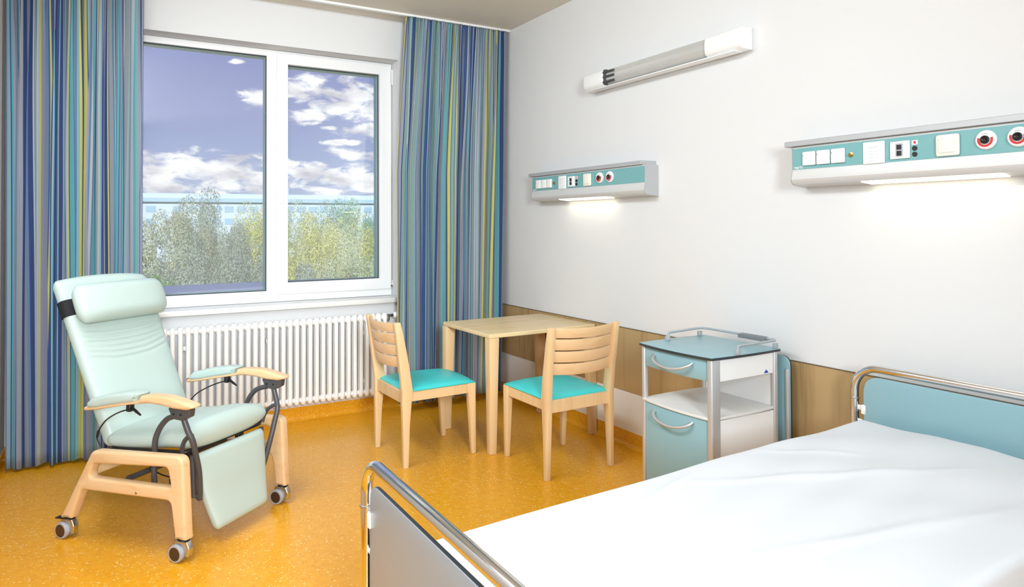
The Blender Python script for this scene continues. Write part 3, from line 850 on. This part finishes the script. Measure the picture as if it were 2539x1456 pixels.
for x in (XF, XH):
    for y in (YA, YZ_):
        bm = B(); tube(bm, [(x, y, .12), (x, y, .09)], .018, 12); plate(bm, [rnd([(x-.02, .05), (x+.02, .05), (x+.02, .10), (x-.02, .10)], .008)], .05, .003, XZ(y)); k = obj('caster', bm, m_chromes, bed)
        bm = B(); lathe(bm, [(.0001, -.018), (.05, -.018), (.055, -.012), (.055, .012), (.05, .018), (.0001, .018)], axes((x-.012, y, .0555), (1, 0, 0), (0, 0, 1), (0, -1, 0)), 24); obj('wheel', bm, m_greyrub, k)
# mattress
mx0, mx1, my0, my1 = .655, 2.735, .845, 1.775
bm = B(); box(bm, mx0+.02, mx1-.02, my0+.02, my1-.02, .412, .55, .03, 3)
tag(obj('mattress', bm, m_matt), 'pale grey mattress under the white sheet of the hospital bed', 'mattress')
# sheet drawn over it
def sheet_z(x, y):
    u = (x-mx0)/(mx1-mx0); v = (y-my0)/(my1-my0)
    z = .566+.050*u+.012*math.sin(PI*min(1, max(0, v)))+.006*math.sin(PI*u)
    z += .0034*math.sin(9*x+14*y+2*math.sin(3*x))*math.exp(-((u-.85)/.25)**2)
    z += .003*math.sin(26*y-7*x+1.3*math.sin(5*y))*math.exp(-((u-.7)/.3)**2)
    z += .003*math.sin(5.5*x+3.1*y)*math.sin(4*y-1.2)
    # a soft crease running across near the head and one along the middle
    for (ax, ay, bx, by, h, w) in ((1.55, 1.70, 2.55, 1.15, .0045, .018), (1.2, 1.25, 2.4, .95, .004, .02), (2.05, 1.76, 2.35, 1.45, .004, .012), (1.35, 1.60, 1.75, 1.72, .003, .012)):
        d = Vector((bx-ax, by-ay)); p = Vector((x-ax, y-ay)); t = max(0, min(1, p.dot(d)/d.dot(d)))
        q = (p-d*t).length
        z += 1.5*h*math.exp(-(q/w)**2)*math.sin(PI*t)
    return z
bm = B()
nx, ny = 130, 64
def prof_pts(n, lo, hi, r):
    """param across: rounded shoulders then a drop at each side; returns list of (pos, drop)"""
    out = []
    drop = .15
    for k in range(5): out.append((lo-.004*k/4*0, -drop+ (drop-r)*k/4))
    for k in range(1, 7):
        a = PI/2*k/6
        out.append((lo+r*(1-math.cos(a)), -r+r*math.sin(a)))
    for k in range(1, n): out.append((lo+r+(hi-lo-2*r)*k/n, 0.0))
    for k in range(7):
        a = PI/2*k/6
        out.append((hi-r+r*math.sin(a), -r+r*math.cos(a)))
    for k in range(1, 5): out.append((hi, -r-(drop-r)*k/4))
    return out
PX = prof_pts(nx, mx0, mx1, .02); PY = prof_pts(ny, my0, my1, .026)
grid = []
for (xp, dx) in PX:
    row = []
    for (yp, dy) in PY:
        d = -math.hypot(dx, dy) if min(dx, dy) > -.03 else min(dx, dy)
        row.append(bm.verts.new((xp, yp, sheet_z(xp, yp)+d)))
    grid.append(row)
for i in range(len(PX)-1):
    for j in range(len(PY)-1):
        bm.faces.new((grid[i][j], grid[i+1][j], grid[i+1][j+1], grid[i][j+1]))
bmesh.ops.recalc_face_normals(bm, faces=bm.faces)
sh = tag(obj('bed_sheet', bm, m_sheet, ang=180), 'smooth white sheet stretched over the mattress of the hospital bed', 'bed sheet')

# ------------------------------------------------------------------ wall supply units
def text_mesh(txt, size, M, mat, name, parent, mirror=False):
    cu = bpy.data.curves.new('t', 'FONT'); cu.body = txt; cu.size = size; cu.extrude = .0002
    t = bpy.data.objects.new('t', cu); COL.objects.link(t)
    dg = bpy.context.evaluated_depsgraph_get(); dg.update()
    me = bpy.data.meshes.new_from_object(t.evaluated_get(dg))
    w = max(v.co.x for v in me.vertices)
    if mirror: me.transform(Matrix.Translation((w, 0, 0)) @ Matrix.Diagonal((-1, 1, 1, 1)))
    me.transform(M); me.materials.clear(); me.materials.append(mat); me.name = name
    bpy.data.objects.remove(t); bpy.data.curves.remove(cu)
    return link(bpy.data.objects.new(name, me), parent)

def make_unit(label, yl, length):
    """local frame: +u runs along the wall away from the left end (towards -y); placed with y = yl"""
    t = thing('medical_supply_unit', label, 'wall unit', (XR, yl, 0), 0, 'bed head supply units on the right wall')
    Y = lambda u: -u
    # housing profile in x (negative = into the room) and z
    prof = [(-.0003, 1.609), (-.098, 1.620), (-.112, 1.632), (-.117, 1.645), (-.112, 1.662), (-.1065, 1.689), (-.1065, 1.798), (-.0003, 1.798)]
    bm = B(); rings = [[bm.verts.new((p[0], y, p[1])) for p in prof] for y in (Y(.004), Y(length-.004))]
    skin(bm, rings, True); hs = obj('housing', bm, m_unit, t, ang=30)
    for u in (0.0, length-.0035):
        bm = B(); pr = [(p[0]*1.012-.0003*0, p[1]+(.001 if p[1] > 1.7 else -.001)) for p in prof]; pr[0] = (-.0003, pr[0][1]); pr[-1] = (-.0003, pr[-1][1])
        rings = [[bm.verts.new((p[0], y, p[1])) for p in pr] for y in (Y(u), Y(u+.0035))]
        skin(bm, rings, True); obj('end_cap', bm, m_lgrey, t, ang=30)
    bm = B(); box(bm, -.124, -.0003, Y(length-.02), Y(-.028), 1.7995, 1.8245, .002, 1); obj('top_rail', bm, m_lgrey, t)
    X = -.1066
    bm = B(); box(bm, X-.0015, X+.001, Y(length-.006), Y(.006), 1.691, 1.790); fa = obj('fascia', bm, m_tealp, t)
    def pl(name, mat, u0, u1, z0, z1, d, bev, par, r=.004, base=0.0):
        bm = B(); plate(bm, [rnd([(Y(u1), z0), (Y(u0), z0), (Y(u0), z1), (Y(u1), z1)], r, 3)], d, bev, YZ(X-.0015-base-d/2), res=2)
        return obj(name, bm, mat, par)
    for u0 in (.066, .139, .212):
        s = pl('switch', m_sw, u0, u0+.066, 1.706, 1.770, .012, .004, t, .006)
        bm = B(); lathe(bm, [(.0001, 0), (.0022, 0), (.0022, .0008), (.0001, .0008)], axes((X-.0139, Y(u0+.006), 1.752), (0, 1, 0), (0, 0, 1), (-1, 0, 0)), 8); obj('indicator', bm, m_dgrey, s)
    bm = B(); lathe(bm, [(.0001, 0), (.012, 0), (.012, .002), (.006, .003), (.006, .012), (.003, .012), (.0001, .006)], axes((X-.0015, Y(.303), 1.737), (0, 1, 0), (0, 0, 1), (-1, 0, 0)), 16); obj('aerial_socket', bm, m_brass, t)
    ph = pl('call_plate', m_sw, .362, .457, 1.690, 1.783, .006, .002, t, .003)
    for q in range(4):
        bm = B(); box(bm, X-.0079, X-.0075, Y(.432), Y(.388), 1.700+q*.014, 1.7012+q*.014); obj('printed_line', bm, m_ink, ph)
    bm = B(); tube(bm, [(X-.0077, Y(.386+.011*k/4.0), 1.7585+.006*math.sin(k*1.9)) for k in range(17)], .0006, 5); obj('printed_scribble', bm, m_ink, ph)
    ds = pl('data_socket', m_sw, .482, .562, 1.701, 1.773, .008, .002, t, .003)
    pl('socket_recess', m_ink, .506, .536, 1.710, 1.764, .0012, .0003, ds, .001, .008)
    for z in (1.7135, 1.7385): pl('port', m_black, .511, .531, z, z+.020, .0012, .0003, ds, .001, .0093)
    lb = pl('label_plate', m_sw, .568, .592, 1.753, 1.771, .0015, .0005, t, .002)
    pl('label_mark', m_red, .576, .585, 1.757, 1.768, .0006, .0002, lb, .003, .0016)
    for z in (1.739, 1.715):
        bm = B(); lathe(bm, [(.0001, 0), (.010, 0), (.010, .003), (.005, .004), (.0001, .002)], axes((X-.0015, Y(.580), z), (0, 1, 0), (0, 0, 1), (-1, 0, 0)), 14); obj('jack_socket', bm, m_black, t)
    rs = pl('rocker_switch', m_cream, .666, .752, 1.696, 1.780, .012, .005, t, .010)
    pl('rocker', m_cream, .678, .738, 1.709, 1.767, .004, .002, rs, .004, .012)
    for u in (.843, .949):
        Mg = axes((X-.0015, Y(u), 1.744), (0, 1, 0), (0, 0, 1), (-1, 0, 0))
        bm = B(); lathe(bm, [(.0001, 0), (.036, 0), (.036, .006), (.031, .012), (.0001, .012)], Mg, 32); go = obj('gas_outlet', bm, m_sw, t)
        bm = B()
        # printed band: lower two thirds of a ring
        n = 30; ri, ro = .0185, .027; vs = []
        for k in range(n+1):
            a = math.radians(160+220*k/n)
            vs.append([bm.verts.new(Mg @ Vector((r*math.cos(a), r*math.sin(a), h))) for r, h in ((ri, .0128), (ro, .0128), (ro, .0118), (ri, .0118))])
        skin(bm, vs, True); obj('red_band', bm, m_red, go)
        bm = B(); n = 12; vs = []
        for k in range(n+1):
            a = math.radians(60+60*k/n)
            vs.append([bm.verts.new(Mg @ Vector((r*math.cos(a), r*math.sin(a), h))) for r, h in ((.021, .0128), (.0235, .0128), (.0235, .0118), (.021, .0118))])
        skin(bm, vs, True); obj('printed_line', bm, m_ink, go)
        bm = B(); lathe(bm, [(.0155, .0), (.0155, .017), (.012, .019), (.010, .016), (.0001, .012)], Mg, 24); obj('nozzle', bm, m_black, go)
    text_mesh('Dräger', .017, axes((X-.0018, Y(.012), 1.6955), (0, -1, 0), (0, 0, 1), (-1, 0, 0)), m_sw, 'lettering', fa, True)
    bm = B(); box(bm, X-.0019, X-.0014, Y(.106), Y(.066), 1.6975, 1.6987); obj('printed_line', bm, m_ink, fa)
    # lamp in the underside
    bm = B()
    pr = [(-.020, 1.6105), (-.095, 1.6187), (-.095, 1.6155), (-.020, 1.6075)]
    rings = [[bm.verts.new((p[0], y, p[1])) for p in pr] for y in (Y(.34), Y(.88))]
    skin(bm, rings, True); obj('lamp_diffuser', bm, m_lamp, t)
    return t
U = make_unit('long teal and grey bed head supply unit right of the picture, above the hospital bed', 2.148, 1.285)
U2 = copy_tree(U); U2.location.y = 4.468
U2['label'] = 'teal and grey bed head supply unit above the small table, nearer the window'
for yl in (2.148, 4.468):
    ld = bpy.data.lights.new('reading_lamp', 'AREA'); ld.shape = 'RECTANGLE'; ld.size = .54; ld.size_y = .06; ld.energy = .09; ld.color = (1, .95, .78)
    lo = bpy.data.objects.new('reading_lamp_light', ld); COL.objects.link(lo)
    lo.location = (XR-.058, yl-.61, 1.604); lo.rotation_euler = (0, 0, PI/2)

# ------------------------------------------------------------------ fluorescent wall lamp
fl = thing('wall_lamp', 'long white fluorescent wall lamp high on the right wall, above the supply units', 'wall lamp', (XR, 0, 0))
FZ = 2.405
bm = B(); box(bm, -.03, -.0003, 2.46, 3.80, FZ-.058, FZ+.058, .004, 2); obj('base_tray', bm, m_sw, fl)
def fprof(dx, hz, n=14, e=3.4):
    out = []
    for k in range(n+1):
        a = -PI/2+PI*k/n
        out.append((-.03-dx*abs(math.cos(a))**(2/e), hz*math.copysign(abs(math.sin(a))**(2/e), math.sin(a))))
    return out
for ya, yb in ((2.455, 2.700), (3.60, 3.805)):
    bm = B(); rings = []
    for y, q in ((ya, .93), (ya+.006, 1), (yb-.006, 1), (yb, .985)):
        rings.append([bm.verts.new((p[0] if abs(p[0]) > .031 else -.03, y, FZ+p[1]*q)) for p in fprof(.075*q, .062)])
    skin(bm, rings, True); obj('end_cover', bm, m_sw, fl)
bm = B(); rings = []
pr = []
base = fprof(.062, .054, 36)
for i, p in enumerate(base): 
    k = .0012 if i % 2 else -.0012
    pr.append((p[0]-k, p[1]))
inn = [(p[0]+.006, p[1]*.94) for p in base][::-1]
for y in (2.698, 3.602): rings.append([bm.verts.new((p[0], y, FZ+p[1])) for p in pr+inn])
skin(bm, rings, True)
obj('ribbed_cover', bm, m_acry, fl, ang=20)
bm = B(); tube(bm, [(-.062, 2.72, FZ-.005), (-.062, 3.585, FZ-.005)], .013, 14); obj('fluorescent_tube', bm, m_tube, fl)
bm = B()
box(bm, -.100, -.03, 3.572, 3.598, FZ-.050, FZ+.050, .006, 2); 
for z in (-.034, .0, .03): tube(bm, [(-.096, 3.598, FZ+z), (-.096, 3.49, FZ+z)], .008, 10)
obj('lamp_holder', bm, m_steel, fl)
bm = B(); box(bm, -.096, -.03, 2.50, 3.79, FZ-.066, FZ-.0595, .003, 2); obj('lower_lip', bm, m_sw, fl)

# ------------------------------------------------------------------ outside
bm = B(); box(bm, -120, 260, 6.9, 420, -9.6, -9.5); tag(struct('lawn', bm, m_ground), kind='structure')
def leaf_mesh(seed, n=42000, leaf=.055):
    rg = random.Random(seed); bm = B()
    blobs = []
    for k in range(46):
        th = rg.uniform(0, 2*PI); zz = rg.uniform(-.92, 1); rr = math.sqrt(max(0, 1-zz*zz))
        d = rg.uniform(.55, .86)
        blobs.append((Vector((rr*math.cos(th)*d, rr*math.sin(th)*d, zz*d)), rg.uniform(.16, .30)))
    for k in range(n):
        c, r = rg.choice(blobs)
        v = Vector((rg.gauss(0, 1), rg.gauss(0, 1), rg.gauss(0, 1))).normalized()
        p = c+v*r*rg.uniform(.75, 1.05)
        nn = (v+Vector((rg.uniform(-.7, .7), rg.uniform(-.7, .7), rg.uniform(-.2, .9)))).normalized()
        a = nn.orthogonal().normalized(); a = Matrix.Rotation(rg.uniform(0, 6.28), 3, nn) @ a; b_ = nn.cross(a)
        s = leaf/4*rg.uniform(.6, 1.3)
        q = [bm.verts.new(p+w) for w in (-a*s, b_*s*.62+nn*s*.15, a*s, -b_*s*.62+nn*s*.15)]
        bm.faces.new(q)
    me = bpy.data.meshes.new('crown'); bm.to_mesh(me); bm.free(); me.materials.append(m_bark)
    return me
CROWN = [leaf_mesh(21+i) for i in range(3)]
AZ = lambda u: .5314+math.atan((u-1269.5)/1709.4)
TREES = [  # azimuth column, distance, top height above eye, crown radius, crown half height, leaf colour, label
    (335, 22, -.3, 1.6, 4.6, 'dark', 'dark green tree at the left edge of the left window pane, beside the curtain'),
    (948, 22, -1.0, 1.3, 4.5, 'dark', 'bright green tree low at the right edge of the right window pane'),
    (772, 25.2, -2.15, 1.5, 3.5, 'blue', 'low blue-green bush at the bottom middle of the right window pane'),
    (445, 29, -.5, 2.2, 4.5, 'grey', 'grey-green tree in front, filling the left half of the left window pane'),
    (730, 29, -.45, 2.1, 5.0, 'grey', 'grey-green tree in front at the lower left of the right window pane'),
    (612, 34.5, -.35, 2.3, 5.4, 'grey', 'large rounded grey-green tree low at the right of the left window pane'),
    (868, 34.5, -.35, 2.2, 5.0, 'pale', 'pale yellowish tree low in front of the others in the right window pane'),
    (430, 41, 2.0, 2.7, 6.0, 'olive', 'tall olive tree rising before the far building, nearest to the left curtain'),
    (800, 41, 1.1, 2.6, 6.0, 'yellow', 'yellow-green tree in the middle of the right window pane'),
    (525, 48, 1.95, 3.0, 7.0, 'grey', 'grey-green tree rising in the middle of the left window pane'),
    (900, 48, 1.2, 2.9, 7.0, 'yellow', 'yellow tree at the right of the right window pane, before blue-green ones'),
    (655, 56, 2.3, 3.9, 8.0, 'yellow', 'yellow-green tree partly hidden by the white bar between the panes'),
    (960, 56, 2.4, 3.4, 8.0, 'blue', 'blue-green tree at the far right edge of the right window pane'),
    (755, 66, 2.8, 4.2, 9.0, 'pale', 'pale green tree behind the yellow ones, left in the right window pane'),
    (850, 78, 3.5, 4.6, 9.0, 'blue', 'farthest blue-green tree, in the middle of the right window pane'),
    (490, 67, 1.7, 5.0, 9.0, 'olive', 'farthest olive tree, between the two tall trees of the left window pane'),
]
GZ = -9.5
for i, (u, D, dz, rad_, hh, kind, lab) in enumerate(TREES):
    a = AZ(u); ztop = 1.44+dz
    t = thing('tree', lab, 'tree', (D*math.sin(a), D*math.cos(a), GZ), i*1.3, 'trees outside the window')
    f = bpy.data.objects.new('foliage', CROWN[i % 3]); link(f, t); f.material_slots[0].link = 'OBJECT'; f.material_slots[0].material = LEAF[kind]
    f.scale = (rad_, rad_, hh); f.location = (0, 0, ztop-GZ-hh*.98)
    bm = B(); H = ztop-GZ-hh
    tube(bm, [(0, 0, -.05), (.05, .03, H*.5), (0, .1, H+hh*.3)], [.28, .22, .09], 9)
    for k in range(5):
        an = k*2*PI/5+i
        tube(bm, [(0, .05, H*.75), (math.cos(an)*rad_*.35, math.sin(an)*rad_*.35, H+hh*.1), (math.cos(an)*rad_*.6, math.sin(an)*rad_*.6, H+hh*.4)], [.1, .07, .03], 6)
    obj('trunk', bm, m_bark, t)
# long pale building behind the trees
ab = AZ(650); 
bl = thing('office_building', 'long pale blue flat-roofed building in the distance behind the trees', 'building', (190*math.sin(ab), 190*math.cos(ab), GZ), -ab+math.radians(4))
bm = B(); box(bm, -70, 75, 0, 16, 0, 16.8); obj('wall', bm, m_build, bl, smooth=False)
bm = B(); box(bm, -70.5, 75.5, -.6, 16.5, 16.8, 17.8); obj('roof_band', bm, m_buildr, bl, smooth=False)
bm = B(); box(bm, -69, 74, 1, 15, 17.8, 19.0); obj('roof_parapet', bm, m_build, bl, smooth=False)
bm = B(); box(bm, 6, 7, 4, 6, 19.0, 21.0); obj('chimney', bm, m_buildr, bl, smooth=False)
bm = B(); box(bm, -46, -40, 3, 9, 19.0, 22.0); obj('roof_housing', bm, m_build, bl, smooth=False)
wm = None; cnt = 0
for row, z in enumerate((14.3, 11.2)):
    for k in range(48):
        x = -68+k*2.95
        if k % 8 == 7: continue
        if wm is None:
            bm = B(); box(bm, 0, 2.1, -.06, .1, 0, 1.5); wm = obj('window', bm, m_bwin, bl, smooth=False); w = wm
        else:
            w = wm.copy(); COL.objects.link(w); w.parent = bl
        w.location = (x, 0, z); cnt += 1

# ------------------------------------------------------------------ world
wd = bpy.data.worlds.new('sky'); sc.world = wd; wd.use_nodes = True
nt = wd.node_tree; nt.nodes.clear(); N = nt.nodes.new; lk = nt.links.new
def math_(op, a, b=None, clamp=False):
    n = N('ShaderNodeMath'); n.operation = op; n.use_clamp = clamp
    for i, v in enumerate((a, b)):
        if v is None: continue
        if isinstance(v, (int, float)): n.inputs[i].default_value = v
        else: lk(v, n.inputs[i])
    return n.outputs[0]
tc = N('ShaderNodeTexCoord'); sp = N('ShaderNodeSeparateXYZ'); lk(tc.outputs['Generated'], sp.inputs[0])
az = math_('ARCTAN2', sp.outputs['X'], sp.outputs['Y'])
hyp = math_('SQRT', math_('ADD', math_('MULTIPLY', sp.outputs['X'], sp.outputs['X']), math_('MULTIPLY', sp.outputs['Y'], sp.outputs['Y'])))
el = math_('DIVIDE', sp.outputs['Z'], math_('MAXIMUM', hyp, .05))
cb = N('ShaderNodeCombineXYZ'); lk(math_('MULTIPLY', az, 26.0), cb.inputs[0]); lk(math_('MULTIPLY', el, 60.0), cb.inputs[1])
nz = N('ShaderNodeTexNoise'); nz.inputs['Scale'].default_value = 1.0; nz.inputs['Detail'].default_value = 9; nz.inputs['Roughness'].default_value = .58; nz.inputs['Distortion'].default_value = .35
lk(cb.outputs[0], nz.inputs['Vector'])
nz2 = N('ShaderNodeTexNoise'); nz2.inputs['Scale'].default_value = .6; nz2.inputs['Detail'].default_value = 5; lk(cb.outputs[0], nz2.inputs['Vector'])
def blob(u, v, ru, rv):
    a = AZ(u); off = a-.5314; hor = 557-7*(u-350)/590
    t = (hor-v)/1709*math.cos(off)
    ra = ru/1709*math.cos(off)**2; rt = rv/1709*math.cos(off)
    da = math_('DIVIDE', math_('SUBTRACT', az, a), ra); dt = math_('DIVIDE', math_('SUBTRACT', el, t), rt)
    return math_('SUBTRACT', 1.0, math_('ADD', math_('MULTIPLY', da, da), math_('MULTIPLY', dt, dt)))
BL = [(430, 428, 190, 62), (560, 432, 150, 58), (650, 238, 52, 30), (590, 147, 26, 7), (760, 215, 80, 34), (880, 238, 125, 48), (765, 285, 60, 18), (815, 310, 26, 6), (850, 345, 70, 9), (890, 376, 80, 17), (745, 425, 100, 36), (860, 440, 120, 44), (1050, 300, 200, 80), (150, 300, 200, 90)]
mask = None
for q in BL:
    bb = blob(*q); mask = bb if mask is None else math_('MAXIMUM', mask, bb)
mask = math_('MAXIMUM', mask, -1.2)
dens = math_('ADD', math_('MULTIPLY', mask, .42), math_('MULTIPLY', nz.outputs['Fac'], 2.3))
mr = N('ShaderNodeMapRange'); mr.interpolation_type = 'SMOOTHSTEP'; lk(dens, mr.inputs['Value'])
mr.inputs['From Min'].default_value = 1.10; mr.inputs['From Max'].default_value = 1.55
gr_ = N('ShaderNodeValToRGB'); e = gr_.color_ramp.elements
e[0].position = .0; e[0].color = lin(204, 220, 250); e[1].position = 1.0; e[1].color = lin(126, 142, 214)
m1 = e.new(.35); m1.color = lin(174, 190, 238); m2 = e.new(.7); m2.color = lin(148, 162, 224)
lk(math_('DIVIDE', el, .27, True), gr_.inputs['Fac'])
cl = N('ShaderNodeValToRGB'); e = cl.color_ramp.elements
e[0].position = .34; e[0].color = lin(222, 220, 236); e[1].position = .56; e[1].color = (1.4, 1.4, 1.42, 1)
lk(nz2.outputs['Fac'], cl.inputs['Fac'])
mx = N('ShaderNodeMix'); mx.data_type = 'RGBA'; lk(mr.outputs['Result'], mx.inputs['Factor']); lk(gr_.outputs['Color'], mx.inputs['A']); lk(cl.outputs['Color'], mx.inputs['B'])
bg = N('ShaderNodeBackground'); lk(mx.outputs['Result'], bg.inputs['Color']); bg.inputs['Strength'].default_value = .82
ow = N('ShaderNodeOutputWorld'); lk(bg.outputs[0], ow.inputs['Surface'])

# ------------------------------------------------------------------ lights
def area(name, loc, target, sx, sy, energy, col=(1, 1, 1)):
    ld = bpy.data.lights.new(name, 'AREA'); ld.shape = 'RECTANGLE'; ld.size = sx; ld.size_y = sy; ld.energy = energy; ld.color = col
    o = bpy.data.objects.new(name, ld); COL.objects.link(o); o.location = loc
    o.rotation_euler = (Vector(target)-Vector(loc)).to_track_quat('-Z', 'Y').to_euler()
    return o
area('studio_lamp_rear', (-.06, -2.25, 2.25), (1.05, 5.0, 1.35), .8, 1.3, 68, (.885, .962, 1)).data.spread = math.radians(85)
area('fill_strip_left', (-.16, 2.4, 2.97), (1.3, 2.4, 1.0), 2.7, .5, 76, (.885, .962, 1))  # added fill strip without a fixture, evens the light at the back
su = bpy.data.lights.new('sun', 'SUN'); su.energy = 6.5; su.angle = .02; su.color = (1, .985, .96)
so = bpy.data.objects.new('sun', su); COL.objects.link(so); so.location = (0, -10, 20)
so.rotation_euler = Vector((.35, .75, -.6)).to_track_quat('-Z', 'Y').to_euler()

# ------------------------------------------------------------------ camera
def cam():
    y, p, r = 5.31382916e-01, 1.55504341e-02, -4.49327065e-03
    fw = Vector((math.sin(y)*math.cos(p), math.cos(y)*math.cos(p), math.sin(p)))
    rt = Vector((math.cos(y), -math.sin(y), 0)); up = rt.cross(fw)
    r2 = rt*math.cos(r)+up*math.sin(r); u2 = -rt*math.sin(r)+up*math.cos(r)
    cd = bpy.data.cameras.new('camera'); co = bpy.data.objects.new('camera', cd); COL.objects.link(co)
    cd.sensor_fit = 'HORIZONTAL'; cd.sensor_width = 36; cd.lens = 36*1709.44/2539
    cd.shift_x = 0; cd.shift_y = -(728-529.45)/2539
    cd.clip_start = .02; cd.clip_end = 900
    co.matrix_world = axes((0, 0, 1.44), r2, u2, -fw)
    sc.camera = co
cam()
sc.view_settings.view_transform = 'Standard'; sc.view_settings.look = 'None'
sc.view_settings.gamma = 1; sc.view_settings.use_curve_mapping = False
sc.view_settings.exposure = 0.10
